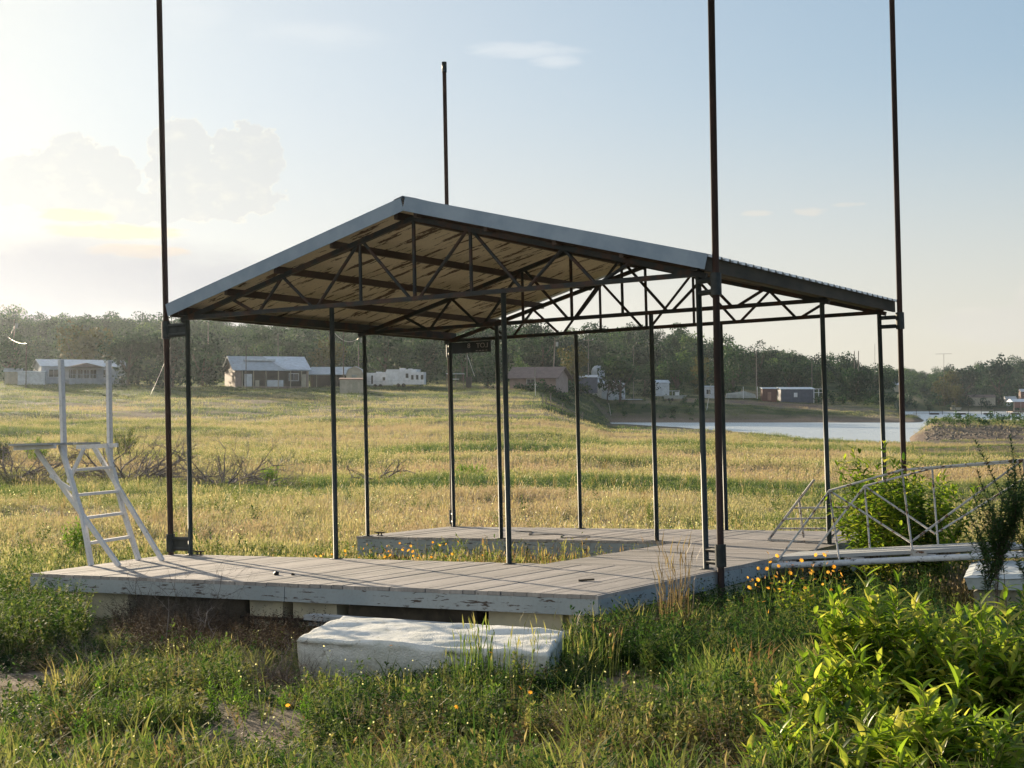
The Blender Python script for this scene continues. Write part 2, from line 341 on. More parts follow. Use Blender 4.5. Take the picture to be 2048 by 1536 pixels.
# ------------------------------------------------------------------ terrain
WATER = -1.9
def lerp(a, b, t): return a + (b - a) * t
def ne(px): return float(np.interp(px, [1180, 1220, 1300, 1400, 1500, 1600, 1700, 1780, 1830, 1900], [300, 285, 262, 232, 201, 172, 159, 151, 147, 150]))
SKY = ([-600, 0, 150, 290, 500, 700, 1020, 1150, 1260, 1330, 1380, 1500, 1600, 1680, 1740, 1800, 1880, 1950, 2000, 2048, 2600],
       [620, 622, 630, 620, 640, 650, 650, 655, 640, 648, 668, 690, 700, 708, 728, 735, 742, 728, 714, 718, 700])
def ridge(px, yr, th=7.5): return EYE + (806 - np.interp(px, *SKY)) * yr / 2940 - th
def col(px):
    near = [(34, -.72), (60, -1.0)]
    if px <= 1180:
        t = np.clip((px) / 1180, 0, 1)
        p = near + [(100, -.95), (140, lerp(.2, -.1, t)), (180, lerp(1.9, 1.2, t)), (220, lerp(3.6, 2.6, t)), (262, lerp(5.5, 4.6, t)), (300, lerp(6.6, 6.2, t)), (330, 8.5)]
        p += [(400, lerp(8.5, ridge(px, 500), .55)), (500, ridge(px, 500)), (700, ridge(px, 500) - 4), (7000, 0)]
        return p
    n = ne(px)
    if px < 1200: return near + [(100, -.95), (160, -.5), (220, -.9), (262, .4), (300, 2.2), (345, 4.0), (400, 8.5), (520, ridge(px, 520)), (700, ridge(px, 520) - 3), (7000, 0)]
    if px < 1790:
        t = (px - 1180) / 600
        p = near + [(n * .7, -1.25), (n - 14, -1.6), (n, -1.92), (n + 9, -3), (298, -3), (309, -1.92), (316, -1.2), (330, lerp(1.0, -.2, t))]
        p += [(345, lerp(2.9, .6, t)), (362, lerp(4.6, 1.4, t)), (385, lerp(5.6, 2.2, t)), (430, lerp(10, 5, t)), (520, ridge(px, 520)), (700, ridge(px, 520) - 3), (7000, 0)]
        return p
    if px < 1845:
        if px > 1815: return near + [(110, -1.35), (150, -1.75), (160, -1.45), (170, -1.3), (180, -1.6), (190, -2.2), (200, -3), (298, -3), (309, -1.92), (320, -1.0), (350, -.6), (375, -1.6), (385, -3), (690, -3), (712, -1.9), (760, 4), (900, ridge(px, 900)), (7000, 0)]
        return near + [(n - 14, -1.6), (n, -1.92), (n + 9, -3), (298, -3), (309, -1.92), (320, -1.0), (350, -.6), (375, -1.6), (385, -3), (690, -3), (712, -1.9), (760, 4), (900, ridge(px, 900)), (7000, 0)]
    return near + [(110, -1.35), (140, -1.7), (150, -1.6), (160, -1.1), (170, -.45), (180, .0), (190, .15), (200, -.2), (218, -2.4), (230, -3), (690, -3), (712, -1.9), (745, 1.5), (800, 8), (900, ridge(px, 900)), (7000, 0)]
PXC = [-2000, 0, 500, 1024, 1085, 1185, 1220, 1260, 1300, 1350, 1400, 1450, 1500, 1550, 1600, 1650, 1700, 1750, 1788, 1800, 1828, 1865, 1920, 2048, 3000, 5000]
PROF = [col(p) for p in PXC]
NW = rng.random((64, 64))
def vnoise(x, y, s):
    x = np.asarray(x) / s + 1000; y = np.asarray(y) / s + 1000
    i = np.floor(x).astype(int); j = np.floor(y).astype(int); fx = x - i; fy = y - j
    fx = fx * fx * (3 - 2 * fx); fy = fy * fy * (3 - 2 * fy)
    g = lambda a, b: NW[a % 64, b % 64]
    return (g(i, j) * (1 - fx) + g(i + 1, j) * fx) * (1 - fy) + (g(i, j + 1) * (1 - fx) + g(i + 1, j + 1) * fx) * fy
def near_z(x, y):
    z = .446 - .5 + .022 * np.clip(x - .8, -12, 8) - .028 * (y - 13.4)
    s = np.clip((13.0 - y) / 6, 0, 2.2)
    return np.where(y < 13, np.maximum(z - .028 * 0, 0) * 0 + (-.05 + .03 * np.clip(x, -6, 4)) + .36 * s, z)
def H(x, y, detail=True):
    x = np.atleast_1d(np.asarray(x, float)); y = np.atleast_1d(np.asarray(y, float))
    ys = np.maximum(y, 1.0); px = 1024 + 2940 * x / ys
    vals = np.stack([np.interp(ys, [a for a, _ in p], [b for _, b in p]) for p in PROF])
    k = np.clip(np.searchsorted(PXC, px) - 1, 0, len(PXC) - 2)
    P0 = np.array(PXC, float)[k]; P1 = np.array(PXC, float)[k + 1]
    t = np.clip((px - P0) / (P1 - P0), 0, 1); n = np.arange(len(px))
    zf = vals[k, n] * (1 - t) + vals[k + 1, n] * t
    zn = near_z(x, y)
    w = np.clip((y - 24) / 10, 0, 1); w = w * w * (3 - 2 * w)
    z = zn * (1 - w) + zf * w
    if detail:
        r = np.hypot(x, y); amp = np.clip((r - 4) / 30, 0, 1)
        z = z + (vnoise(x, y, .9) - .5) * .07 + (vnoise(x, y, 3.1) - .5) * .16 * amp + ((vnoise(x, y, 6.5) - .5) * .36 + (vnoise(x, y * 1.6, 13) - .5) * .45) * np.clip((r - 28) / 40, 0, 1) * (z > -1.45)
    return z
def h1(x, y): return float(H(x, y)[0])
def at(px, y, dz=0.0):
    x = (px - 1024) / 2940 * y
    return Vector((x, y, h1(x, y) + dz))

def patch_tint(x, y):
    x = np.asarray(x, float); y = np.asarray(y, float); px = 1024 + 2940 * x / np.maximum(y, 1)
    t = .45 + (vnoise(x, y, 7) - .5) * .6 + (vnoise(x + 50, y * 1.0, 2.3) - .5) * .5 + (vnoise(x, y * 2.2 + 9, 16) - .5) * .9
    def band(c, w, a): return a * np.exp(-((y - c) / w) ** 2)
    t = t - .10 * (y < 44) + band(36, 7, .06) + band(47, 4, -.09) * (px < 1100) + band(72, 14, .22) + band(105, 10, -.06) + band(122, 5, -.08) * (px < 1200) + band(150, 14, .10)
    g = lambda cx, cy, wx, wy, a: a * np.exp(-((px - cx) / wx) ** 2 - ((y - cy) / wy) ** 2)
    t = t + g(930, 62, 60, 4, -.45) + g(1250, 66, 90, 6, -.45) + g(830, 47, 160, 3, -.25) + g(60, 70, 120, 20, .2) + g(1050, 190, 130, 25, .35) + g(450, 150, 250, 8, .2)
    t = np.where(y > 205, t - .42 * np.clip((y - 205) / 25, 0, 1) * (px < 960), t)
    t = np.where((y > 300), t - .25, t) - .4 * np.clip((px - 1040) / 60, 0, 1) * np.clip((y - 175) / 25, 0, 1) * (y < 300)
    t = t + g(1500, 352, 170, 8, .9) + g(1720, 342, 160, 8, .6)
    return np.clip(t, .02, .98)
def soil(x, y):
    px = 1024 + 2940 * x / np.maximum(y, 1); z = H(x, y, False)
    s = np.clip(1 - (z - WATER) / .9, 0, 1) * (y > 90) * .8 + ((y > 309) & (y < 324)) * .6 * (px > 1180) * (vnoise(x, y, 9) * .8 + .4)
    s = s + 1.1 * np.exp(-((px - 30) / 130) ** 2 - ((y - 11.9) / 1.15) ** 2) * (y < 20) + .65 * np.exp(-((px - 430) / 300) ** 2 - ((y - 8.6) / .6) ** 2)
    s = s + ((px > 1815) & (y > 148) & (y < 168)) * .8 + ((px > 1830) & (y > 84) & (y < 125)) * .55
    s = s + np.clip((vnoise(x, y, .8) - .56) * 4, 0, .8) * (y < 13) + np.clip((vnoise(x + 17, y * 1.8, 5.5) - .70) * 6, 0, .8) * (y > 24) * (y < 200)
    return np.clip(s, 0, 1)
# polar sheet, fine inside the view
th = np.concatenate([np.linspace(-180, -32, 38)[:-1], np.linspace(-32, 32, 420), np.linspace(32, 180, 38)[1:]])
rr = np.concatenate([[0.01], np.linspace(.8, 30, 190), np.geomspace(30.3, 420, 330), np.geomspace(425, 1300, 50)])
TH, RR = np.meshgrid(np.radians(th), rr)
gx = RR * np.sin(TH); gy = RR * np.cos(TH)
gz = H(gx.ravel(), gy.ravel()); nt = len(th); nr = len(rr)
ii, jj = np.meshgrid(np.arange(nr - 1), np.arange(nt - 1), indexing='ij'); a = (ii * nt + jj).ravel()
T = np.concatenate([np.stack([a, a + nt, a + 1], 1), np.stack([a + 1, a + nt, a + nt + 1], 1)])
g = tri_mesh('ground', np.stack([gx.ravel(), gy.ravel(), gz], 1), T[:, ::1], patch_tint(gx.ravel(), gy.ravel()), M['ground'], smooth=True)
sa = g.data.attributes.new('soil', 'FLOAT', 'POINT'); sa.data.foreach_set('value', soil(gx.ravel(), gy.ravel()).astype(np.float32))
tag(g, kind='structure')
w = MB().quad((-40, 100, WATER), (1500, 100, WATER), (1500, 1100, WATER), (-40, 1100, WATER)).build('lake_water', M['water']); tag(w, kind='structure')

# ------------------------------------------------------------------ the covered dock (dock frame: u along the front, v back, w up)
D = thing('boat_dock', 'long grey plank dock stranded on the grass with a steel framed gabled roof', 'dock', (3.8, 2, -.45), DOCK)
def boards(name, quads_of, run):
    m = MB(); tint = []
    for pts, t, dz in quads_of:
        n0 = len(m.v); m.prism(pts, -.038 + dz, 0 + dz); tint += [t] * (len(m.v) - n0)
    o = m.build(name, M['deck'], D)
    a = o.data.attributes.new('tint', 'FLOAT', 'POINT'); a.data.foreach_set('value', tint)
    b = o.data.attributes.new('run', 'FLOAT', 'POINT'); b.data.foreach_set('value', [run] * len(tint))
    return o
def rnd(a, b): return random.uniform(a, b)
BW, GAP = .145, .007
VN, VI, VF1, VF2 = -2.80, .12, 3.88, 6.52
UI, UR = 5.45, 7.70
L = []
u = -.45
while u < UR - .02:
    u1 = min(u + BW - GAP, UR)
    def vn(uu): return VN if uu >= .12 else VN + (.12 - uu) / .57 * 2.92
    L.append(([(u, vn(u) + rnd(-.004, .01)), (u1, vn(u1) + rnd(-.004, .01)), (u1, VI), (u, VI)], random.random(), rnd(-.003, .003))); u += BW
boards('near_decking', L, 0)
L = []; v = VI + GAP
while v < VF1 - .03:
    v1 = min(v + BW - GAP, VF1 - GAP); L.append(([(UI, v), (UR - .03, v), (UR - .03, v1), (UI, v1)], random.random(), rnd(-.003, .003))); v += BW
boards('walkway_decking', L, 1)
L = []; u = -.18
while u < UR - .06:
    u1 = min(u + BW - GAP, UR - .04); L.append(([(u, VF1), (u1, VF1), (u1, VF2), (u, VF2)], random.random(), rnd(-.003, .003))); u += BW
boards('far_decking', L, 0)
def fas(a, b, t=.04, h=.15, z=-.039):
    a = Vector((*a, z - h / 2)); b = Vector((*b, z - h / 2)); return MB().bar(a, b, t, h).build('fascia_board', M['fascia'], D)
fas((.12, VN + .02), (3.995, VN + .02)); fas((4.005, VN + .02), (UR - .001, VN + .02))
fas((UR - .02, VN + .045), (UR - .02, .5)); fas((UR - .02, .507), (UR - .02, VF1 + .2)); fas((UR - .045, VF1 + .21), (UR - .045, VF2 - .03))
fas((.10, VN + .045), (-.43, VI - .02)); fas((-.40, VI - .02), (UI - .01, VI - .02)); fas((UI + .02, VI + .01), (UI + .02, VF1 - .01))
fas((-.16, VF1 + .02), (UI - .01, VF1 + .02), .04, .26); fas((-.16, VF1 + .05), (-.16, VF2 - .03)); fas((-.13, VF2 - .02), (UR - .08, VF2 - .02))
for k in range(6):   # joists seen in the gaps under the deck
    v = VN + .35 + k * .5
    MB().box((.0, v, -.17), (UR - .08, v + .04, -.045)).build('joist', M['dark_wood'], D)
def flt(a, b, m='float', jit=.02):
    mb = MB().box(a, b); mb.v = [(x + rnd(-jit, jit), y + rnd(-jit, jit), z + rnd(-jit, jit)) for x, y, z in mb.v]
    return mb.build('float_block', M[m], D)
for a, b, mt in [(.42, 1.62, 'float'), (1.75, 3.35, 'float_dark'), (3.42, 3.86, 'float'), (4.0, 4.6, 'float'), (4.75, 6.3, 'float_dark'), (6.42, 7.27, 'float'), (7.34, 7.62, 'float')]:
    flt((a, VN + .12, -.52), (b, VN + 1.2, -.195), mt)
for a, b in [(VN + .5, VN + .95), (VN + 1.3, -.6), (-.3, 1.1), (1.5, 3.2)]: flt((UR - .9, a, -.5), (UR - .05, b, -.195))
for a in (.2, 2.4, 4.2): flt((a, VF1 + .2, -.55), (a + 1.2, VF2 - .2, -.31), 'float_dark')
flt((5.6, 4.2, -.5), (7.5, 6.3, -.195))
MB().box((.4, VN + .08, -.20), (.44, VN + .12, -.42)).build('hanging_strap', M['white_paint'], D)
MB().box((3.3, VN + .09, -.40), (4.62, VN + .12, -.37)).build('angle_iron', M['iron'], D)
Wd, US, VS = 7.53, (0, 2.475, 5.034, 7.53), (0, 3.944, 6.389)
HP = 3.2
for v in VS:
    for u in US:
        m = MB().tube([(u, v, 0.001), (u, v, HP - .025)], .032, 10); m.box((u - .06, v - .06, .001), (u + .06, v + .06, .009)); m.build('roof_post', M['post'], D, True)
AP = 4.165
def top_w(u): return AP - .262 * abs(u - Wd / 2)
for v in VS:
    m = MB(); m.bar((-.06, v, HP), (Wd + .06, v, HP), .054, .054)
    m.bar((-.1, v, top_w(-.1) + .02), (Wd / 2, v, AP + .02), .055, .06); m.bar((Wd + .1, v, top_w(-.1) + .02), (Wd / 2, v, AP + .02), .055, .06)
    h = Wd / 2
    def both(p, q):
        for sgn in (1, -1):
            f = lambda a: (h + sgn * (a[0] - h), v, a[1])
            m.tube([f(p), f(q)], .022, 8)
    t = lambda u: top_w(u) + .0
    both((.82, t(.82)), (1.20, HP)); both((1.27, HP), (1.66, t(1.66))); both((1.69, t(1.69)), (2.17, HP)); both((2.24, HP), (2.90, t(2.90)))
    both((2.94, t(2.94)), (2.94, HP)); both((2.99, t(2.99)), (3.70, HP)); m.tube([(h, v, HP), (h, v, AP)], .024, 8)
    m.build('roof_truss', M['chord'], D)
VA, VB = -.2, 6.72
for u in (.85, 1.70, 2.62, 3.62, Wd - 3.62, Wd - 2.62, Wd - 1.70, Wd - .85):
    w_ = top_w(u) + .085
    MB().bar((u, VA + .03, w_), (u, VB - .05, w_), .05, .09).build('purlin', M['purlin'], D)
for u, s in ((0, -1), (Wd, 1)):
    MB().bar((u, -.12, HP + .085), (u, VB - .2, HP + .085), .09, .11).build('eave_beam', M['chord'], D)
    MB().bar((u + s * .13, VA + .02, HP + .10), (u + s * .13, VB - .02, HP + .10), .035, .17).build('eave_board', M['dark_wood'], D)
def roof_w(u, off=.235): return AP + off - .262 * abs(u - Wd / 2)
for s in (-1, 1):
    ue = -.17 if s < 0 else Wd + .19; mid = Wd / 2
    m = MB(); prof = []; v = VA
    while v < VB: prof += [(v, 0), (v + .15, 0), (v + .17, .028), (v + .20, .028), (v + .22, 0)]; v += .23
    n0 = len(prof)
    m.v = [(mid, v, roof_w(mid) + z) for v, z in prof] + [(ue, v, roof_w(ue) + z) for v, z in prof] + [(mid, v, roof_w(mid) + z - .004) for v, z in prof] + [(ue, v, roof_w(ue) + z - .004) for v, z in prof]
    for i in range(n0 - 1):
        m.f.append((i, i + 1, n0 + i + 1, n0 + i)); m.f.append((2 * n0 + i, 3 * n0 + i, 3 * n0 + i + 1, 2 * n0 + i + 1)); m.f.append((n0 + i, n0 + i + 1, 3 * n0 + i + 1, 3 * n0 + i))
    m.build('roof_sheet', M['galv'], D)
    m = MB(); k = 0; v = VA + .03
    while v < VB - .1:
        e = min(v + .905, VB - .02); m.bar((mid - s * -.02, (v + e) / 2, roof_w(mid + s * .02, .215)), (ue - s * .06, (v + e) / 2, roof_w(ue - s * .06, .215)), e - v - .006, .012); v += .91
    m.build('ceiling_panel', M['cream_soffit'], D)
    m = MB(); m.bar((mid + s * .012, VA - .012, roof_w(mid) - .065), (ue, VA - .012, roof_w(ue) - .065), .012, .165)
    m.bar((mid + s * .012, VA + .05, roof_w(mid) + .022), (ue, VA + .05, roof_w(ue) + .022), .13, .006); m.build('gable_trim', M['trim'], D)
m = MB(); m.bar((mid - .13, VA - .01, roof_w(mid) - .002), (mid, VA - .01, roof_w(mid) + .034), .03, .004)
for s in (-1, 1): m.bar((mid, 3.25, roof_w(mid) + .035), (mid + s * .16, 3.25, roof_w(mid + .16) + .035), 6.9, .004)
m.build('ridge_cap', M['galv'], D)
# pole collars and arms
POLES = [((-.36, 0), (0, 0), -.012, 0, 8.1, 'rust brown pole rising beside the left front corner of the roof', .039),
         ((7.755, -.13), (7.53, 0), .012, 0, 8.1, 'rust brown pole in front of the right front corner of the roof', .038),
         ((7.80, 6.42), (7.53, 6.389), .008, 0, 8.1, 'tall dark pole at the far right corner of the roof', .039),
         ((-.17, 6.60), (0, 6.389), .003, 0, 8.12, 'dark capped pole whose whole top shows above the left roof slope', .035)]
for (pu, pv), (u, v), lx, ly, top, lab, r in POLES:
    for wz in (.16, 3.06):
        c = Vector((pu + lx * wz, pv, wz)); m = MB()
        m.tube([c - Vector((0, 0, .12)), c + Vector((0, 0, .12))], r + .022, 14)
        m.tube([c - Vector((0, 0, .1201)), c - Vector((0, 0, .119))], r + .004, 14)
        m.build('pole_collar', M['collar'], D, False)
        m = MB(); d = Vector((u, v, wz)); 
        for dz in (-.075, .055): m.tube([d + Vector((0, 0, dz)), c + (d - c).normalized() * (r + .01) + Vector((0, 0, dz))], .03, 10)
        if pu < 0 and pv < 1: m.bar(d, c, .03, .15)
        m.build('collar_arm', M['collar'], D, False)
def cleat(u, v):
    m = MB(); m.box((u - .05, v - .02, .001), (u + .05, v + .02, .012)); m.tube([(u - .03, v, .01), (u - .03, v, .05)], .01, 8); m.tube([(u + .03, v, .01), (u + .03, v, .05)], .01, 8)
    m.tube([(u - .11, v, .058), (u - .05, v, .05), (u + .05, v, .05), (u + .11, v, .058)], [.006, .011, .011, .006], 8); m.build('cleat', M['iron'], D)
cleat(.12, .03); cleat(.12, 4.1)

for (pu, pv), _, lx, ly, top, lab, r in POLES:
    t = thing('mooring_pole', lab, 'pole', (pu, pv, -.9), DOCK, 'mooring poles at the dock corners')
    MB().tube([(pu - lx * .9, pv, -.9), (pu, pv, 0), (pu + lx * top, pv, top)], r, 14).build('pipe', M['pole'], t, True)
    MB().tube([(pu + lx * (top - .17), pv, top - .17), (pu + lx * top, pv, top + .012)], r * 1.22, 14).build('pipe_coupling', M['collar'], t, True)

# white wooden ladder stand on the left end
t = thing('diving_ladder', 'white paint-chipped ladder stand with a plank shelf on the left end of the dock', 'ladder', (-.1, -1.25, 0), DOCK)
VL, VR = -1.72, -.86
Lr = [(-.03, 0.0), (-.07, .30), (-.175, .62), (-.33, .85), (-.45, 1.15), (-.56, 1.48)]; Rr = [(-.09, 0), (-.235, .27), (-.34, .60), (-.43, .86), (-.55, 1.21), (-.65, 1.49)]
for rail, v, top in ((Lr, VL, (-.598, 2.60)), (Rr, VR, (-.655, 2.62))):
    m = MB(); pts = [(rail[0][0], v, 0.0), (rail[-1][0], v, rail[-1][1] + .05)]
    m.bar(pts[0], ((rail[2][0]), v, rail[2][1]), .062, .045); m.bar((rail[2][0], v, rail[2][1] - .02), (rail[-1][0], v, rail[-1][1] + .03), .06, .045)
    m.build('rail', M['white_paint'], t)
    MB().bar((rail[-1][0] + .005, v + .052, rail[-1][1] - .12), (top[0], v + .052, top[1]), .05, .062).build('upright', M['white_paint'], t)
for w_ in (.29, .60, .885, 1.20):
    ul = float(np.interp(w_, [b for _, b in Lr], [a for a, _ in Lr])); ur = float(np.interp(w_, [b for _, b in Rr], [a for a, _ in Rr]))
    MB().bar((ul, VL + .02, w_ - .01), (ur, VR - .02, w_ + .01), .075, .035).build('rung', M['white_paint'], t)
m = MB()
for k in range(2): m.bar((-1.24, VL - .05 + k * .46, 1.53), (-.50, VL - .05 + k * .46, 1.53), .40, .025)
m.build('shelf', M['plank'], t)
for v in (VL - .16, VR + .02): MB().bar((-1.24, v, 1.487), (-.47, v, 1.50), .03, .055).build('shelf_rail', M['white_paint'], t)
for a, b in (((.44, VL + .02, 0), (-1.04, VL + .02, 1.46)), ((.36, VR - .02, 0), (-.86, VR - .02, 1.47))): MB().bar(a, b, .035, .06).build('brace', M['white_paint'], t)
MB().bar((-.48, VL + .045, 1.04), (-.19, VL + .045, 1.46), .03, .045).build('brace', M['white_paint'], t)
MB().bar((-.72, VL - .03, 1.13), (-.34, VL - .03, .95), .03, .04).build('brace', M['white_paint'], t)

# rusty boarding ladder lying on the far right of the dock
t = thing('boarding_ladder', 'rusty white metal step ladder tipped over on the far right of the dock', 'ladder', (6.9, 4.6, 0), DOCK)
r = .018
A0, A1 = (6.55, 4.3, .02), (7.22, 4.3, .83); 
MB().tube([A0, A1], r, 8).build('side_rail', M['rust_white'], t, True)
MB().tube([(7.35, 4.45, .02), (7.72, 4.9, .50)], r, 8).build('side_rail', M['rust_white'], t, True)
for a, b in (((7.0, 4.3, .55), (6.75, 5.1, .01)), ((7.55, 4.8, .47), (7.40, 5.3, .01))): MB().tube([a, b], r * .9, 8).build('prop_leg', M['rust_white'], t, True)
for ua, wa, ub, wb in ((6.92, .45, 7.62, .45), (6.79, .30, 7.50, .31), (6.68, .17, 7.40, .16)): MB().bar((ua, 4.32, wa), (ub, 4.6, wb), .09, .02).build('step', M['rust_white'], t)
MB().bar((6.55, 4.3, .015), (7.35, 4.1, .015), .06, .02).build('foot_bar', M['rust_white'], t)

# gangway
t = thing('gangway', 'narrow gangway with white pipe runners and rusty truss handrails leading off to the right', 'gangway', (9, 1.9, 0), DOCK)
GF, GB = 1.42, 2.30
for v, dz in ((GF - .03, 0), (GB + .03, .02)):
    MB().tube([(7.74, v, -.075 + dz), (10.5, v, .115 + dz), (13.4, v, .33 + dz)], .034, 12).build('pipe_runner', M['white_pipe'], t, True)
m = MB()
for k in range(4):
    v = GF + .02 + k * .215; e = 10.2 + (.1, -.08, .12, .0)[k]
    m.bar((7.73, v + .1, .005), (e, v + .1, .175), .205, .04)
m.build('decking', M['plank'], t)
for u in (7.9, 8.7, 9.5, 10.1): w_ = .005 + (u - 7.73) * .069; MB().bar((u, GF, w_ - .06), (u, GB, w_ - .06), .22, .06).build('cross_plank', M[('dark_wood', 'rust_white')[int(u * 10) % 2]], t)
def rail(v, N):
    A_, B_, C_, D_, E2, b1, b2, j = N; m = MB(); r = .0115
    f = lambda p: (p[0], v, p[1])
    m.tube([f(A_), f(B_), f(C_), f(D_), f(E2)], r * 1.1, 8); m.tube([f(B_), f(b1)], r, 8); m.tube([f(C_), f(b2)], r, 8); m.tube([f(B_), f(j)], r, 8); m.tube([f(j), f(D_)], r, 8)
    m.tube([f(D_), f((D_[0] + 1.2, .42))], r, 8); m.tube([f(D_), f((D_[0] + .05, .22))], r, 8)
    return m.build('handrail', M['rust_white'], t, True)
rail(GF, ((7.79, -.02), (8.435, .79), (9.27, 1.015), (10.57, 1.11), (12.9, 1.2), (8.53, -.02), (9.36, .10), (9.34, .22)))
rail(GB, ((7.92, .04), (8.56, .81), (9.36, 1.01), (10.72, 1.10), (12.9, 1.2), (8.60, .07), (9.40, .13), (9.37, .26)))
MB().bar((9.34, GF - .01, .10), (9.52, GF - .03, .07), .012, .10).build('gusset_plate', M['rust_white'], t)

# the lot sign, seen from behind
t = thing('lot_sign', 'dark board sign under the far left roof truss, its LOT lettering reversed', 'sign', (.44, 6.39, 3.07), DOCK)
MB().box((.05, 6.38, 2.975), (.83, 6.392, 3.165)).build('board', M['sign'], t)
def text_mesh(s, size):
    c = bpy.data.curves.new('txt', 'FONT'); c.body = s; c.size = size; c.extrude = .0015; c.align_x = 'CENTER'
    o = bpy.data.objects.new('txt', c); COL.objects.link(o); dg = bpy.context.evaluated_depsgraph_get()
    me = bpy.data.meshes.new_from_object(o.evaluated_get(dg)); bpy.data.objects.remove(o); bpy.data.curves.remove(c); return me
for s, size, cu, cw in (('LOT', .115, .66, 3.055), ('8', .115, .39, 3.06)):
    me = text_mesh(s, size); vs = [(cu - v.co.x * 1.1, 6.376 - v.co.z, cw + v.co.y) for v in me.vertices]; fs = [tuple(p.vertices) for p in me.polygons]
    m = MB(); m.add(vs, fs); m.build('lettering', M['letter'], t)
m = MB(); m.box((.53, 6.3765, 3.003), (.76, 6.3795, 3.006))
for a, b in ((.73, .76), (.66, .69), (.60, .63), (.53, .56)): m.box((a, 6.376, 3.0), (b, 6.3796, 3.012))
m.build('small_print', M['letter'], t)

# debris on the deck
def debris(name, label, cat, mb, mt, base): tag(mb.build(name, M[mt], None, False, base, DOCK), label, cat)
debris('wood_scrap', 'small dark scrap of wood lying on the right part of the near deck', 'scrap', MB().bar((6.88, -1.68, .012), (7.02, -1.60, .02), .045, .018), 'dark_wood', (6.95, -1.64, 0))
debris('rope', 'dark rope trailing in loose loops across the far deck', 'rope', MB().tube([(1.9 + .12 * i, 5.3 + .25 * math.sin(i * .9) - .07 * i, .008) for i in range(16)], .006, 6), 'rope', (2.8, 5, 0))
debris('stone', 'small dark stone on the left half of the near deck', 'stone', MB().tube([(3.24, -2.06, .002), (3.26, -2.05, .018), (3.28, -2.05, .028)], [.03, .032, .012], 8), 'iron', (3.26, -2.05, 0))
debris('stone', 'smaller brown stone on the near deck just right of the dark one', 'stone', MB().tube([(3.46, -2.02, .002), (3.47, -2.02, .014), (3.475, -2.02, .02)], [.02, .022, .009], 8), 'dark_wood', (3.47, -2.02, 0))
debris('loose_plank', 'long grey plank lying against the floats below the front edge of the dock', 'plank', MB().bar((4.5, -3.02, -.30), (7.7, -3.10, -.33), .16, .05).bar((4.5, -2.95, -.375), (6.9, -3.0, -.385), .14, .035), 'plank', (6, -3.05, -.3))

# ------------------------------------------------------------------ foam block and bank support (world)
def blob_block(cs_top, z0, nx, ny, nz, amp, seed):
    r = np.random.default_rng(seed); cs = [np.array(c, float) for c in cs_top]
    def S(u, v, w):
        p = (cs[0] * (1 - u) + cs[1] * u) * (1 - v) + (cs[3] * (1 - u) + cs[2] * u) * v
        c = (cs[0] + cs[1] + cs[2] + cs[3]) / 4; q_ = p.copy(); q_[2] = z0 + (p[2] - z0) * w
        q_[:2] = c[:2] + (p[:2] - c[:2]) * (1 - .05 * (1 - w)); return q_
    V = []; idx = {}; F_ = []
    def vid(i, j, k):
        if (i, j, k) not in idx:
            p = S(i / nx, j / ny, k / nz); e = min(i, nx - i) == 0 or min(j, ny - j) == 0
            a_ = amp * (1.0 if k == nz else .7)
            n1 = vnoise(p[0] * 1.0 + 5, p[1] * 2.4, .33) - .5; n2 = (vnoise(p[0] * 2, p[1] * 2 + p[2] * 9, .11) - .5) * .4; n3 = vnoise(p[0] + p[2] * 2, p[2] * 3 + p[1], .13) - .5
            p = p + np.array([n2 * a_ * .5 + n3 * a_ * .6, n3 * a_ * .9, (n1 * 1.6 + n2 * .8) * a_ * (k == nz) - (.03 if (k == nz and e) else 0)])
            idx[(i, j, k)] = len(V); V.append(tuple(p))
        return idx[(i, j, k)]
    for i in range(nx):
        for j in range(ny): F_.append((vid(i, j, nz), vid(i + 1, j, nz), vid(i + 1, j + 1, nz), vid(i, j + 1, nz)))
        for k in range(nz):
            F_.append((vid(i, 0, k), vid(i + 1, 0, k), vid(i + 1, 0, k + 1), vid(i, 0, k + 1))); F_.append((vid(i + 1, ny, k), vid(i, ny, k), vid(i, ny, k + 1), vid(i + 1, ny, k + 1)))
    for j in range(ny):
        for k in range(nz):
            F_.append((vid(0, j + 1, k), vid(0, j, k), vid(0, j, k + 1), vid(0, j + 1, k + 1))); F_.append((vid(nx, j, k), vid(nx, j + 1, k), vid(nx, j + 1, k + 1), vid(nx, j, k + 1)))
    m = MB(); m.v = V; m.f = F_; return m
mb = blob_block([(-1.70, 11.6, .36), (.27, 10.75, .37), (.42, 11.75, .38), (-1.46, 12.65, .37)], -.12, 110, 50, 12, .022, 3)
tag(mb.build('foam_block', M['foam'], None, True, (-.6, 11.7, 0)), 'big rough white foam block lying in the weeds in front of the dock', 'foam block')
t = thing('pedestal', 'cream concrete pedestal with pale cap under the gangway', 'pedestal', (5.4, 15.2, 0))
blob_block([(4.62, 14.75, .36), (6.3, 14.55, .36), (6.9, 15.7, .36), (5.12, 15.8, .36)], -.3, 20, 14, 8, .03, 5).build('block', M['concrete'], t)
blob_block([(4.48, 14.62, .50), (6.4, 14.40, .50), (7.0, 15.85, .50), (4.98, 15.95, .50)], .345, 24, 16, 3, .02, 6).build('cap', M['cap'], t)

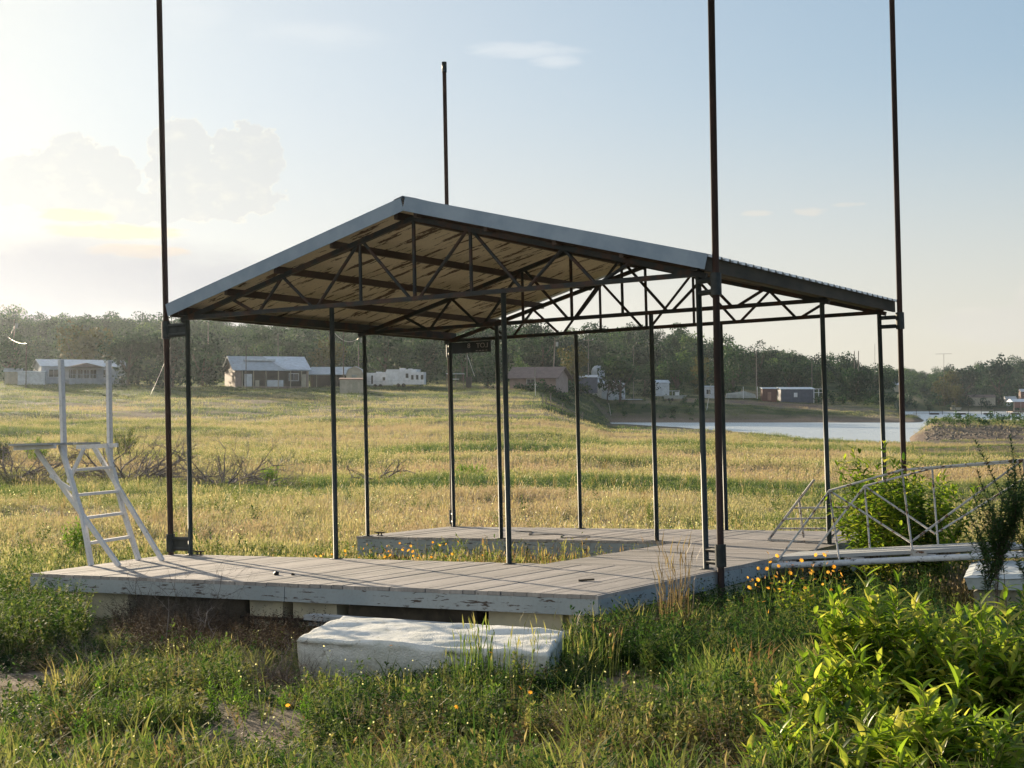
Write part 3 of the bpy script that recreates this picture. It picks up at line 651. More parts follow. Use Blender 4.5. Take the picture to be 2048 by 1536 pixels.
# ------------------------------------------------------------------ vegetation
def rotz(a): c, s = math.cos(a), math.sin(a); return np.array([[c, -s, 0], [s, c, 0], [0, 0, 1]])
def rotx(a): c, s = math.cos(a), math.sin(a); return np.array([[1, 0, 0], [0, c, -s], [0, s, c]])
def blades(n, h, spread, wd, seed, bend=.35, head=0., seg=2):
    r = np.random.default_rng(seed); V, T, C = [], [], []
    for i in range(n):
        a = r.uniform(0, 6.28); rad = spread * math.sqrt(r.random()); bx, by = rad * math.cos(a), rad * math.sin(a)
        hh = h * r.uniform(.55, 1.1); b = r.uniform(.2, 1) * bend * hh; ba = r.uniform(0, 6.28); px_, py_ = math.cos(ba + 1.57), math.sin(ba + 1.57)
        w = wd * r.uniform(.6, 1.2); o = len(V)
        for k in range(seg + 1):
            t = k / seg; cx = bx + math.cos(ba) * b * t * t; cy = by + math.sin(ba) * b * t * t; cz = hh * t * (1 - .18 * t * t)
            ww = w * (1 - t) if k == seg else w * (1 - .25 * t)
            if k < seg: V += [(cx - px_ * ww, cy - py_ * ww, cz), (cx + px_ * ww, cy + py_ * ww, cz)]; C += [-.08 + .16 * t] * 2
            else: V.append((cx, cy, cz)); C.append(.12)
        for k in range(seg - 1): T += [(o + 2 * k, o + 2 * k + 1, o + 2 * k + 2), (o + 2 * k + 1, o + 2 * k + 3, o + 2 * k + 2)]
        T.append((o + 2 * seg - 2, o + 2 * seg - 1, o + 2 * seg))
        if r.random() < head:                      # seed head: a slim diamond at the tip
            o = len(V); hl = h * .15; hw = wd * 1.7
            V += [(cx, cy, cz - hl * .3), (cx - px_ * hw, cy - py_ * hw, cz + hl * .2), (cx + px_ * hw, cy + py_ * hw, cz + hl * .2), (cx + math.cos(ba) * hl * .4, cy + math.sin(ba) * hl * .4, cz + hl)]
            C += [.28] * 4; T += [(o, o + 2, o + 1), (o + 1, o + 2, o + 3)]
    return np.array(V), np.array(T), np.array(C)
def forb(n, h, spread, leaf, seed, up=.5, stems=5):
    """small leafy weed: leaves spread up a few thin stems"""
    r = np.random.default_rng(seed); V, T, C = [], [], []
    for s in range(stems):
        a = r.uniform(0, 6.28); tip = np.array([math.cos(a) * spread * r.uniform(.3, 1), math.sin(a) * spread * r.uniform(.3, 1), h * r.uniform(.6, 1.1)])
        o = len(V); w = leaf * .07; V += [(-w, 0, 0), (w, 0, 0), tuple(tip)]; T.append((o, o + 1, o + 2)); C += [.15, .15, .2]
        for i in range(n):
            t = r.uniform(.2, 1); p = tip * t; az_ = r.uniform(0, 6.28); e = r.uniform(-.2, 1) * up; l = leaf * r.uniform(.6, 1.2) * (1.25 - .6 * t)
            d = np.array([math.cos(az_) * math.cos(e), math.sin(az_) * math.cos(e), math.sin(e)]); sd_ = np.array([-math.sin(az_), math.cos(az_), r.uniform(-.5, .5)]) * l * .22
            o = len(V); V += [tuple(p), tuple(p + d * l * .5 + sd_), tuple(p + d * l * .5 - sd_), tuple(p + d * l)]
            T += [(o, o + 2, o + 1), (o + 1, o + 2, o + 3)]; c = r.uniform(-.15, .15); C += [c] * 4
    return np.array(V), np.array(T), np.array(C)
def in_dock(x, y, slip=True, pad=0.0):
    p = np.stack([x, y, np.zeros_like(x), np.ones_like(x)], 1) @ DINV.T; u, v = p[:, 0], p[:, 1]
    a = (u > -.45 - pad) & (u < UR + pad) & (v > VN - pad) & (v < VF2 + pad)
    hole = (u < UI - .05) & (v > VI + .05) & (v < VF1 - .05) & (u > -.6)
    return a & ~hole if slip else a
FOAM = [(-1.70, 11.6), (.27, 10.75), (.42, 11.75), (-1.46, 12.65)]
def in_foam(x, y, sh=.0):
    ok = np.ones(len(x), bool)
    for i in range(4):
        (x0, y0), (x1, y1) = FOAM[i], FOAM[(i + 1) % 4]; ok &= ((x1 - x0) * (y - y0) - (y1 - y0) * (x - x0)) > sh
    return ok | ((x > 4.6) & (x < 6.5) & (y > 14.6) & (y < 15.9))
def hmul(x, y):
    P = np.stack([x, y, np.zeros_like(x), np.ones_like(x)], 1) @ DINV.T; u, v = P[:, 0], P[:, 1]
    k = np.ones(len(x)); k = np.where((v < VN) & (v > VN - 1.9) & (u < UR) & (u > -.3), .33, k); k = np.where((v > VF2) & (v < VF2 + 1.5), .7, k)
    k = np.where((y > 11.3) & (y < 15.5) & (x < -1.5) & (x > -5), np.minimum(k, .6), k); f = (y > 9.9) & (y < 13) & (x > -1.9) & (x < .5); k = np.where(f, np.minimum(k, .62), k)
    return k * (.75 + .5 * vnoise(x + 3, y + 8, 2.1))
def wedge(n, y0, y1, pw=1.0, lim=.40, xmin=None, xmax=None):
    """random points across the view wedge, density ~ y**-pw"""
    y = y0 + (y1 - y0) * rng.random(int(n * 4)); keep = rng.random(len(y)) < (y / y1) * (y0 / y) ** pw * (y1 / y0) ** 0 * 1.0
    if pw > 0: 
        wgt = y * y ** (-pw); keep = rng.random(len(y)) < wgt / wgt.max()
    y = y[keep][:n]; x = (rng.random(len(y)) * 2 - 1) * lim * y
    return x, y
def field_obj(name, label, n, y0, y1, pw, protos, mat_, s0, s1, tint=None, filt=None, kind='stuff', spread=.12, lim=.40):
    x, y = wedge(n, y0, y1, pw, lim)
    ok = ~in_dock(x, y) & ~in_foam(x, y); x, y = x[ok], y[ok]; z = H(x, y); ok = z > WATER + .25
    x, y, z = x[ok], y[ok], z[ok]
    if filt is not None: ok = filt(x, y, z); x, y, z = x[ok], y[ok], z[ok]
    if tint is None: tt = patch_tint(x, y) + rng.normal(0, spread, len(x))
    else: tt = tint(x, y)
    s = rng.uniform(s0, s1, len(x)); sz = s * rng.uniform(.75, 1.25, len(x)) * (1 - .75 * np.clip((soil(x, y) - .2), 0, 1)) * hmul(x, y)
    V, T, C = inst(protos, np.stack([x, y, z - .02], 1), rng.uniform(0, 6.28, len(x)), np.stack([s, s, sz], 1), tt, lean=rng.normal(0, .12, (len(x), 2)))
    o = tri_mesh(name, V, T, C, M[mat_]); tag(o, label, None, None, kind); return o
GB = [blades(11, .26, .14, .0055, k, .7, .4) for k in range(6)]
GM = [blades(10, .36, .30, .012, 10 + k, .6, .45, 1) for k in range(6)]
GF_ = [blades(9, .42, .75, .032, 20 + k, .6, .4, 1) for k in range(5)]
yard = lambda x, y, z: (y < 300)
field_obj('field_grass', 'knee high golden grass and seed heads covering the near field behind the dock', 42000, 16, 62, 1.2, GB, 'field', .7, 1.25, None, lambda x, y, z: ~((y < 24) & in_dock(x, y, True, .3)) & (H(x, y, False) > -1.4))
field_obj('field_grass', 'dry pink and golden grass covering the middle of the field', 60000, 58, 150, .9, GM, 'field', .7, 1.2, None, lambda x, y, z: (z > -1.62))
field_obj('field_grass', 'short grass and scrub over the far field and the lake banks', 60000, 145, 430, .8, GF_, 'field', .45, .95, None, lambda x, y, z: (z > -1.3) & (rng.random(len(x)) > soil(x, y) * .8))
# foreground: low leafy weeds, tufts, dry weeds
LW = [forb(9, .20, .10, .045, 30 + k, .8, 5) for k in range(6)] + [forb(8, .30, .09, .05, 40 + k, 1.1, 4) for k in range(4)] + [forb(7, .22, .13, .085, 50 + k, .6, 3) for k in range(3)]
def fg_t(x, y): return .32 - .2 * ((x > .2) & (y > 9.9)) - .15 * ((x < -.6) & (y > 11.6)) + (vnoise(x, y, .8) - .5) * .9 + (vnoise(x + 9, y, .25) - .5) * .7 + rng.normal(0, .10, len(x)) + .15 * (y < 8.8)  # tint lowered right and left to paint in the shade of the dock
bare = lambda x, y, z: rng.random(len(x)) > soil(x, y) * 1.05
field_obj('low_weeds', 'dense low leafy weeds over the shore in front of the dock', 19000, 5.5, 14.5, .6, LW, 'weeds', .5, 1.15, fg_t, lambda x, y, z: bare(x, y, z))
field_obj('low_weeds', 'low leafy weeds growing round the far sides of the dock', 9000, 13.5, 27, .8, LW, 'weeds', .7, 1.5, lambda x, y: .45 + rng.normal(0, .18, len(x)), lambda x, y, z: np.abs(x) < 9)
GT = [blades(16, .24, .05, .003, 60 + k, .8, .0, 3) for k in range(5)]
field_obj('grass_tufts', 'thin green and straw grass tufts among the shore weeds', 6500, 5.2, 15.5, .6, GT, 'weeds', .6, 1.9, lambda x, y: .5 + rng.normal(0, .18, len(x)), lambda x, y, z: (vnoise(x, y, 1.1) > .38) & bare(x, y, z))
DW = [forb(12, .26, .13, .022, 70 + k, .5, 8) for k in range(5)] + [blades(6, .30, .06, .0022, 75, .6, .6, 2)]
field_obj('dry_weeds', 'brown dried weeds and seed stalks scattered through the shore plants', 4200, 5.4, 15.5, .5, DW, 'dry', .6, 1.4, lambda x, y: .45 + rng.normal(0, .22, len(x)), lambda x, y, z: (vnoise(x + 30, y, .9) > .45))
# dense weeds right of the foam block and beneath the gangway, shade put into their dark tint
def patchpts(px0, px1, y0, y1, n):
    y = rng.uniform(y0, y1, n); px = rng.uniform(px0, px1, n); x = (px - 1024) / 2940 * y; ok = ~in_dock(x, y, True, .02) & ~in_foam(x, y) & ((rng.random(n) > soil(x, y) * 1.3) | (y > 20)); return x[ok], y[ok]
def patch_obj(name, label, pts, protos, mat_, s0, s1, t0, ts, kind='stuff', dz=-.02, lean=.12):
    x, y = pts; z = H(x, y) + dz; s = rng.uniform(s0, s1, len(x))
    V, T, C = inst(protos, np.stack([x, y, z], 1), rng.uniform(0, 6.28, len(x)), s, t0 + rng.normal(0, ts, len(x)), lean=rng.normal(0, lean, (len(x), 2)))
    o = tri_mesh(name, V, T, C, M[mat_]); tag(o, label, None, None, kind); return o
TW = [forb(14, .42, .14, .055, 80 + k, 1.0, 6) for k in range(4)]
patch_obj('tall_weeds', 'taller weeds with shade in their dark green tint under the gangway and along the right edge of the dock', patchpts(1150, 1860, 10.8, 17.5, 1300), TW, 'weeds', .6, 1.15, .18, .15)
patch_obj('tall_weeds', 'tall weeds with shade in their dark tint crowding the right edge of the near deck', patchpts(1215, 1520, 12.6, 15.6, 360), TW, 'weeds', .65, 1.0, .15, .12)
patch_obj('tall_weeds', 'taller weeds at the left end of the dock', patchpts(-40, 170, 13.5, 19, 320), TW, 'weeds', .8, 1.35, .35, .18)
patch_obj('tall_weeds', 'clumps of taller leafy weeds scattered over the shore', patchpts(-30, 1500, 7.0, 12.0, 260), TW + [forb(12, .30, .16, .075, 760 + k, .7, 4) for k in range(3)], 'weeds', .5, .95, .42, .22)
# strip of seed plants and flowers in the slip and between the fingers
def slip(n, u0, u1, v0, v1):
    u = rng.uniform(u0, u1, n); v = rng.uniform(v0, v1, n); P = np.stack([u, v, np.full(n, -.5), np.ones(n)], 1) @ np.array(DOCK).T; return P[:, 0], P[:, 1]
SEED = [blades(4, .50, .06, .004, 90 + k, .12, 1.0, 2) for k in range(4)]
for k in range(4): 
    V_, T_, C_ = forb(16, .5, .07, .05, 94 + k, 1.2, 3); SEED.append((V_, T_, C_))
patch_obj('slip_weeds', 'seeding weeds growing up inside the empty boat slip', slip(330, 2.6, 5.3, .6, 3.5), SEED, 'weeds', .75, 1.2, .62, .15)
patch_obj('slip_weeds', 'thin weeds growing at the left of the empty boat slip', slip(90, .3, 2.8, .5, 3.5), SEED, 'weeds', .6, .95, .5, .2)
def petals(n, r_, seed):
    r = np.random.default_rng(seed); V, T = [], []
    for i in range(n):
        a = 6.283 * i / n; o = len(V); V += [(0, 0, 0), (math.cos(a - .45) * r_ * .7, math.sin(a - .45) * r_ * .7, -r_ * .15), (math.cos(a) * r_, math.sin(a) * r_, -r_ * .4), (math.cos(a + .45) * r_ * .7, math.sin(a + .45) * r_ * .7, -r_ * .15)]
        T += [(o, o + 1, o + 2), (o, o + 2, o + 3)]
    return np.array(V, float), np.array(T), np.zeros(len(V))
PT = []
for a_, b_ in ((.2, 0), (1.2, 1), (1.5, 2.5), (1.0, 4), (1.4, 5), (.7, 3)):
    V_, T_, C_ = petals(7, .024, 1); PT.append((V_ @ rotx(a_).T @ rotz(b_).T, T_, C_))
def flowers(name, label, pts, zlo, zhi, mt, s0=.8, s1=1.4):
    x, y = pts; z = H(x, y) + rng.uniform(zlo, zhi, len(x))
    V, T, C = inst(PT, np.stack([x, y, z], 1), rng.uniform(0, 6, len(x)), rng.uniform(s0, s1, len(x)), rng.random(len(x)), lean=rng.normal(0, .3, (len(x), 2)))
    # thin stalks
    Vs = []; Ts = []
    for i in range(len(x)):
        o = len(Vs); g0 = z[i] - rng.uniform(.2, .45); lx_, ly_ = rng.normal(0, .06, 2); Vs += [(x[i] + lx_ - .003, y[i] + ly_, g0), (x[i] + lx_ + .003, y[i] + ly_, g0), (x[i], y[i], z[i])]; Ts.append((o, o + 1, o + 2))
    o1 = tri_mesh(name, V, T, C, M[mt]); tag(o1, label, None, None, 'stuff')
    o2 = tri_mesh('flower_stalks', Vs, Ts, np.full(len(Vs), .45), M['weeds']); tag(o2, label.replace('flowers', 'flower stalks'), None, None, 'stuff')
def ppx(px0, px1, y0, y1, n): y = rng.uniform(y0, y1, n); return (rng.uniform(px0, px1, n) - 1024) / 2940 * y, y
flowers('wildflowers', 'orange flowers at the foot of the gangway', ppx(1490, 1690, 13.6, 15.0, 90), .25, .78, 'orange', .6, 1.05)
flowers('wildflowers', 'orange and yellow flowers inside the boat slip', slip(60, 1.5, 3.4, .4, 2.2), .34, .58, 'orange', .55, 1.0)
flowers('wildflowers', 'scattered orange flowers in the shore weeds', ppx(520, 1500, 7, 12, 12), .3, .4, 'orange', .55, .8)
flowers('wildflowers', 'tiny pale flowers dotted through the shore weeds', ppx(200, 1700, 7, 13.5, 420), .16, .34, 'white_flower', .16, .32)
flowers('wildflowers', 'yellow flowers dotted through the golden grass behind the dock', (lambda p: p)(ppx(-60, 1500, 26, 44, 420)), .25, .45, 'white_flower', .5, .9)

def leaf_mesh(L_, Wd_, curl, seed=0):
    """lanceolate leaf along +Y, folded on its midrib and drooping"""
    n = 5; V = []; T = []
    for k in range(n + 1):
        t = k / n; w_ = Wd_ * (math.sin(math.pi * min(1, t * .93 + .05)) ** .8) * (1 - .25 * t); yy = L_ * t; zz = -curl * L_ * t * t
        if k == n: w_ = 0.0005
        V += [(-w_, yy, zz + w_ * .45), (0, yy, zz), (w_, yy, zz + w_ * .45)]
    for k in range(n):
        a_ = 3 * k
        for c in (0, 1): T += [(a_ + c, a_ + c + 1, a_ + 3 + c), (a_ + c + 1, a_ + 4 + c, a_ + 3 + c)]
    return np.array(V), np.array(T)
def leafy(name, label, cat, base, stems, h, rad, L_, Wd_, pitch, seed, mt='shrub', group=None, droop=.35, sm='greentwig', bare=.12, lean=(0, 0), tint0=.5, elev=(-.1, .9), forks=2, shell=0.35, fr=(.25, .7)):
    r = np.random.default_rng(seed); base = Vector(base); t = thing(name, label, cat, base, I4, group)
    sm_ = MB(); LV, LT, LC = [], [], []; off = 0; protos = [leaf_mesh(L_, Wd_, c) for c in (droop * .4, droop, droop * 1.7)]
    for s in range(stems):
        a = r.uniform(0, 6.28); rr_ = rad * math.sqrt(r.uniform(.02, 1)); hh = h * r.uniform(.62, 1.0) * (1 - shell * (rr_ / rad) ** 2)
        p0 = np.array([math.cos(a) * rr_ * .3, math.sin(a) * rr_ * .3, -.03]); p3 = np.array([math.cos(a) * rr_ + lean[0] * hh, math.sin(a) * rr_ + lean[1] * hh, hh])
        chains = [(p0, p3, bare)]
        for f in range(forks):
            tt = r.uniform(*fr); b0 = p0 * (1 - tt) + p3 * tt; da = r.uniform(0, 6.28); ln = hh * r.uniform(.2, .45)
            chains.append((b0, b0 + np.array([math.cos(da) * ln * .5, math.sin(da) * ln * .5, ln]), .1))
        for c0_, c1_, br in chains:
            n = 6; bow = np.array([r.uniform(-1, 1), r.uniform(-1, 1), 0]) * .07 * np.linalg.norm(c1_ - c0_)
            P = [c0_ * (1 - k / n) + c1_ * (k / n) + bow * math.sin(math.pi * k / n) for k in range(n + 1)]
            ln = np.linalg.norm(c1_ - c0_); sm_.tube([Vector(p) + base for p in P], [max(.0012, .0045 * (1 - .8 * k / n) * (ln / .9) ** .5) for k in range(n + 1)], 5, False)
            m = int(ln * (1 - br) / pitch); a0 = r.uniform(0, 6)
            for i in range(m):
                tt = br + (1 - br) * (i + .5) / m; k = min(n - 1, int(tt * n)); p = P[k] + (P[k + 1] - P[k]) * (tt * n - k)
                for side in (0, 1):
                    aa = a0 + i * 1.57 + side * math.pi + r.normal(0, .35); e = r.uniform(*elev) if tt < .93 else r.uniform(.7, 1.3)
                    V, T_ = protos[r.integers(0, 3)]; sc_ = r.uniform(.5, 1.2) * (1 - .35 * max(0, tt - .75) / .25)
                    Q = (V * sc_) @ rotx(e).T @ rotz(aa).T + p; LV.append(Q); LT.append(T_ + off); off += len(V)
                    LC.append(np.full(len(V), tint0 + r.normal(0, .34) + .12 * (tt - .5)))
    sm_.build('stems', M[sm], t)
    tri_mesh('foliage', np.concatenate(LV), np.concatenate(LT), np.clip(np.concatenate(LC), 0, 1), M[mt], t)
    return t
# big leafy shrubs, lower right foreground
SH = [(1665, 7.6, .62, .42, 'low front-left clump of the bright leafy shrubs, its top level with the block cap shadow', 14),
      (1760, 8.2, 1.02, .45, 'bright leafy shrub with one tall upright shoot, second from the left', 17),
      (1890, 7.9, .86, .48, 'bright dense leafy shrub in the middle of the right foreground', 18),
      (2010, 7.6, .88, .50, 'large bright leafy shrub in the bottom right corner', 18),
      (1610, 6.9, .42, .32, 'lowest bright leafy shrub at the left end of the foreground row', 12),
      (1780, 6.6, .52, .42, 'bright leafy shrub spreading along the bottom edge of the view', 15),
      (1900, 6.3, .62, .45, 'bright broad-leaved shrub nearest the viewer beneath the dense one', 15),
      (2120, 8.4, .98, .5, 'bright leafy shrub cut by the right edge below the pedestal', 16)]
for i, (px, y, hh, rd, lab, ns) in enumerate(SH):
    leafy('leafy_shrub', lab, 'shrub', at(px, y, -.02), ns + 20, hh * 1.08, rd * .98, .140, .022, .042, 200 + i, group='bright leafy shrubs in the right foreground', forks=2, tint0=.58, elev=(.15, 1.3), shell=.5)
for i, (px, y) in enumerate(((1318, 5.9), (1430, 5.75), (1480, 6.0))):
    leafy('leafy_sprout', 'young bright shoot poking up at the bottom edge, ' + ('left of the other two', 'middle one of three', 'nearest the big shrubs')[i], 'sprout', at(px, y, 0), 3, .23, .07, .10, .019, .04, 230 + i, group='young shoots at the bottom edge')
leafy('leafy_bush', 'large round bright green bush behind the gangway handrails', 'bush', at(1800, 18.3, -.05), 48, 1.98, 1.12, .15, .030, .058, 240, tint0=.45, forks=5, shell=.3)
leafy('leafy_bush', 'low yellow-green bush at the foot of the round bush behind the gangway', 'bush', at(1735, 17.2, -.05), 14, .75, .6, .12, .024, .06, 241, tint0=.8, forks=2)
leafy('leafy_bush', 'smaller right-hand bush behind the gangway, under the diagonal rail', 'bush', at(1890, 17.8, -.05), 16, 1.05, .55, .12, .022, .06, 242, tint0=.5, forks=3)
leafy('leafy_sapling', 'small conical bright sapling below the orange flowers in front of the gangway', 'sapling', at(1606, 12.9, 0), 12, .78, .26, .085, .017, .04, 243, tint0=.6, forks=3)
leafy('leafy_sapling', 'single short leafy plant standing in the shaded weeds right of the foam block', 'sapling', at(1427, 12.1, 0), 3, .48, .12, .11, .018, .04, 244, tint0=.55, bare=.4)
# feathery sapling at the right edge
leafy('feathery_sapling', 'dark feathery sapling with a bare forked stem beside the right edge', 'sapling', at(2004, 10.6, 0), 7, 1.42, .17, .05, .007, .009, 245, 'shrub_dark', None, .2, 'bark', .66, tint0=.95, forks=9, shell=.1, fr=(.66, .92))
leafy('feathery_sapling', 'fuller dark feathery sapling cut off by the right edge', 'sapling', at(2095, 10.9, 0), 7, 1.34, .22, .05, .007, .009, 246, 'shrub_dark', None, .2, 'bark', .6, tint0=.95, forks=10, shell=.2, fr=(.6, .92))
# willow-like seedlings, lower left
sp = [(40, 9.0), (75, 10.1), (120, 9.4), (160, 8.6), (205, 9.9), (232, 9.1), (262, 10.3), (300, 9.3), (335, 10.0), (375, 9.0), (428, 9.6), (470, 10.1), (490, 9.7), (560, 9.9), (610, 8.9), (30, 8.0), (285, 7.7), (820, 9.5), (985, 9.3)]
ORD = 'first second third fourth fifth sixth seventh eighth ninth tenth eleventh twelfth thirteenth fourteenth fifteenth sixteenth seventeenth eighteenth nineteenth'.split()
for i, (px, y) in enumerate(sorted(sp)):
    leafy('weed_seedling', 'slender bright green seedling, ' + ORD[i] + ' from the left among the lower left weeds', 'seedling', at(px, y, 0), 3, rng.uniform(.26, .42), .06, .05, .005, .016, 260 + i, 'bright', 'upright green seedlings at the lower left', .2, elev=(.4, 1.1), forks=2, tint0=.5)
DK = [forb(14, .34, .22, .045, 730 + k, .5, 9) for k in range(4)]  # dead weed clumps whose dark brown paints the shade below the dock
patch_obj('shade_dark_dead_weeds', 'matted dead weeds, dock shade put into their dark brown, below the left half of the front edge', patchpts(235, 640, 12.9, 16.6, 560), DK, 'shade_deadweed', .45, .9, .3, .2)
patch_obj('shade_dark_dead_weeds', 'dead weeds, dock shade put into their dark brown, by the right corner of the near deck', patchpts(1180, 1520, 12.0, 14.6, 160), DK, 'shade_deadweed', .6, 1.2, .4, .2)
DS = [forb(10, .75, .5, .05, 700 + k, .8, 9) for k in range(4)]
patch_obj('grey_scrub', 'grey-brown dry scrub spreading through the field left of the posts', patchpts(-60, 600, 54, 76, 420), DS, 'scrub', .6, 1.2, .5, .2)
patch_obj('field_weeds', 'taller green weeds standing here and there in the field', patchpts(-60, 1700, 24, 130, 520), [forb(12, .45, .2, .06, 710 + k, 1.0, 6) for k in range(3)], 'weeds', .7, 1.5, .45, .25)
patch_obj('field_weeds', 'pale dry seed stalks standing above the field grass', patchpts(-60, 2000, 22, 110, 700), [blades(7, .62, .12, .007, 720 + k, .25, 1.0, 2) for k in range(3)], 'dry', .7, 1.2, .8, .15)
# green field shrubs
for i, (px, y, hh, rd, lab, tn) in enumerate([(538, 60, .95, .55, 'isolated bright green bush standing in the grass between the left posts', .7), (245, 88, 2.0, 1.1, 'tall grey-green broom-like shrub seen between the ladder uprights and the brown pole', .3),
        (72, 82, 1.7, 1.0, 'bushy pale green shrub left of the white ladder uprights', .45), (5, 78, 2.2, .7, 'dark narrow shrub at the left edge of the field', .1), (940, 64, .8, .9, 'green bush in the pink grass beside the sign post', .6), (155, 26, .9, .35, 'light green sapling seen through the ladder rungs', .7)]):
    leafy('field_shrub', lab, 'shrub', at(px, y, -.05), 34, hh, rd, .16 if i != 5 else .09, .016, .07, 290 + i, 'bright' if tn > .4 else 'weeds', 'green shrubs dotted over the field', .2, elev=(.4, 1.2), forks=2, tint0=tn, shell=.3)
# dead brush
def brush(name, label, base, n, h, rad, seed, mt='twig', thick=.012, levels=3):
    r = np.random.default_rng(seed); m = MB(); base = Vector(base)
    def grow(p, d, ln, th, lv):
        pts = [p]; q_ = p.copy(); dd = d.copy()
        for k in range(4): dd = (dd + Vector(r.normal(0, .22, 3))).normalized(); dd.z += .03; q_ = q_ + dd * ln / 4; q_.z = max(q_.z, base.z + .01); pts.append(q_.copy())
        m.tube(pts, [th, th * .8, th * .6, th * .45, th * .25], 4, False)
        if lv > 0:
            for k in range(int(r.integers(2, 5))): grow(pts[int(r.integers(1, 5))].copy(), (dd + Vector(r.normal(0, .6, 3))).normalized(), ln * r.uniform(.4, .7), th * .5, lv - 1)
    for i in range(n):
        a = r.uniform(0, 6.28); grow(base + Vector((math.cos(a) * rad * r.random() * .5, math.sin(a) * rad * r.random() * .5, 0)), Vector((math.cos(a), math.sin(a), r.uniform(.1, 1.3) * h / rad)).normalized(), rad * r.uniform(.6, 1.1), thick, levels)
    o = m.build(name, M[mt], None, False, base); tag(o, label, 'brush'); return o
brush('dead_brush', 'large tangle of dead grey branches right of the ladder shelf', at(265, 62, .2), 24, 1.2, 2.2, 1, thick=.055)
brush('dead_brush', 'smaller dead grey branches beyond the left front post', at(450, 57, .2), 20, 1.1, 1.8, 2, thick=.04)
brush('dead_brush', 'dead fallen branches low in the grass left of the ladder', at(30, 60, .2), 22, .9, 2.2, 3, thick=.045)
brush('dead_brush', 'bare forked branch lying in the pink grass between the posts', at(755, 60, .2), 4, 1.1, 1.1, 4, thick=.05, levels=2)
brush('dead_brush', 'dark brown tangled brush under the left half of the front edge', at(340, 15.4), 80, .22, .62, 5, 'bark', .005)
brush('dead_brush', 'reddish brown round tumbleweed at the left end of the foam block', at(600, 11.2), 46, .28, .26, 6, 'dryred' if 'dryred' in M else 'bark', .003)
brush('dead_brush', 'olive brown round dry bush left of the tumbleweed', at(540, 11.4), 44, .26, .25, 7, 'twig', .003)
brush('dead_brush', 'thin bare branching twigs rising in front of the left floats', at(362, 13.4), 5, 1.3, .55, 8, 'twig', .005, 2)
brush('dead_brush', 'pale dry seed-tipped brush on the slope below the left floats', at(200, 12.2), 26, .35, .4, 9, 'twig', .003)
def stalks(name, label, base, n, h, rad, seed, mt='dry', tint=.4):
    r = np.random.default_rng(seed); base = Vector(base)
    P = [blades(14, h, rad, .0035, seed + k, .12, .7, 3) for k in range(3)]
    pos = np.array([[base.x + r.normal(0, rad), base.y + r.normal(0, rad * .6), base.z] for _ in range(n)])
    V, T, C = inst(P, pos, r.uniform(0, 6, n), r.uniform(.7, 1.1, n), np.clip(r.normal(tint, .15, n), 0, 1), lean=r.normal(0, .06, (n, 2)))
    o = tri_mesh(name, V, T, C, M[mt], base=base); tag(o, label, 'grass clump'); return o
stalks('grass_clump', 'tall clump of dry purple-brown stalks against the right edge of the near deck', at(1345, 13.0), 5, 1.05, .10, 11)
stalks('grass_clump', 'few thin dry stalks standing in front of the right front deck corner', at(1125, 11.9), 1, .62, .05, 13)
stalks('grass_clump', 'arching dark grass clump growing in front of the foam block', at(950, 10.5), 9, .55, .12, 14, 'weeds', .3)
stalks('grass_clump', 'arching grass clump at the right end of the foam block', at(1165, 11.2), 9, .5, .2, 15, 'weeds', .45)
stalks('grass_clump', 'reddish dry stalks in the grass at the far left, beyond the ladder', at(150, 80), 7, 1.9, .35, 16)
tag(MB().tube([at(590, 8.05, .0), at(594, 8.1, .05), at(600, 8.12, .06)], [.05, .06, .03], 7).build('stone', M['concrete'], None, False, at(592, 8.1)), 'pale grey stone in the weeds near the bottom edge', 'stone')
# ------------------------------------------------------------------ trees
def leafcloud(n, blobs, sz, seed, fill=.35):
    """leaf-clump triangles over a set of (x,y,z,rx,rz) blobs"""
    r = np.random.default_rng(seed); B = np.array(blobs, float); wt = B[:, 3] ** 2; k = r.choice(len(B), n, p=wt / wt.sum())
    d = r.normal(size=(n, 3)); d /= np.linalg.norm(d, axis=1)[:, None]; rad = np.where(r.random(n) < fill, r.uniform(.3, 1, n), r.uniform(.82, 1.08, n))
    rad = rad * (1 + .25 * np.sin(d[:, 0] * 7 + k) * np.sin(d[:, 2] * 6 + k * 2))
    P = B[k, :3] + d * rad[:, None] * np.stack([B[k, 3], B[k, 3], B[k, 4]], 1)
    a = r.normal(size=(n, 3)); a /= np.linalg.norm(a, axis=1)[:, None]; b = np.cross(a, r.normal(size=(n, 3))); b /= np.linalg.norm(b, axis=1)[:, None]
    s = sz * r.uniform(.5, 1.3, n)[:, None]
    V = np.stack([P - a * s * .5 - b * s * .3, P + a * s * .6, P - a * s * .1 + b * s * .6], 1).reshape(-1, 3)
    T = np.arange(3 * n).reshape(-1, 3); c = r.normal(0, .12, n) + r.normal(0, .12, len(B))[k]
    return V, T, np.repeat(c, 3)
def crown_blobs(Hh, Wd_, seed, n=12, low=.25):
    r = np.random.default_rng(seed); out = []
    for i in range(n):
        t = r.uniform(low, .9); rr_ = Wd_ * .5 * (1 - .55 * abs(t - .5) * 2) * r.uniform(.3, .85); a = r.uniform(0, 6.28); s = Wd_ * r.uniform(.14, .26)
        out.append((math.cos(a) * rr_, math.sin(a) * rr_, Hh * t, s, s * r.uniform(.65, .95)))
    out.append((0, 0, Hh * .6, Wd_ * .28, Hh * .25)); return out
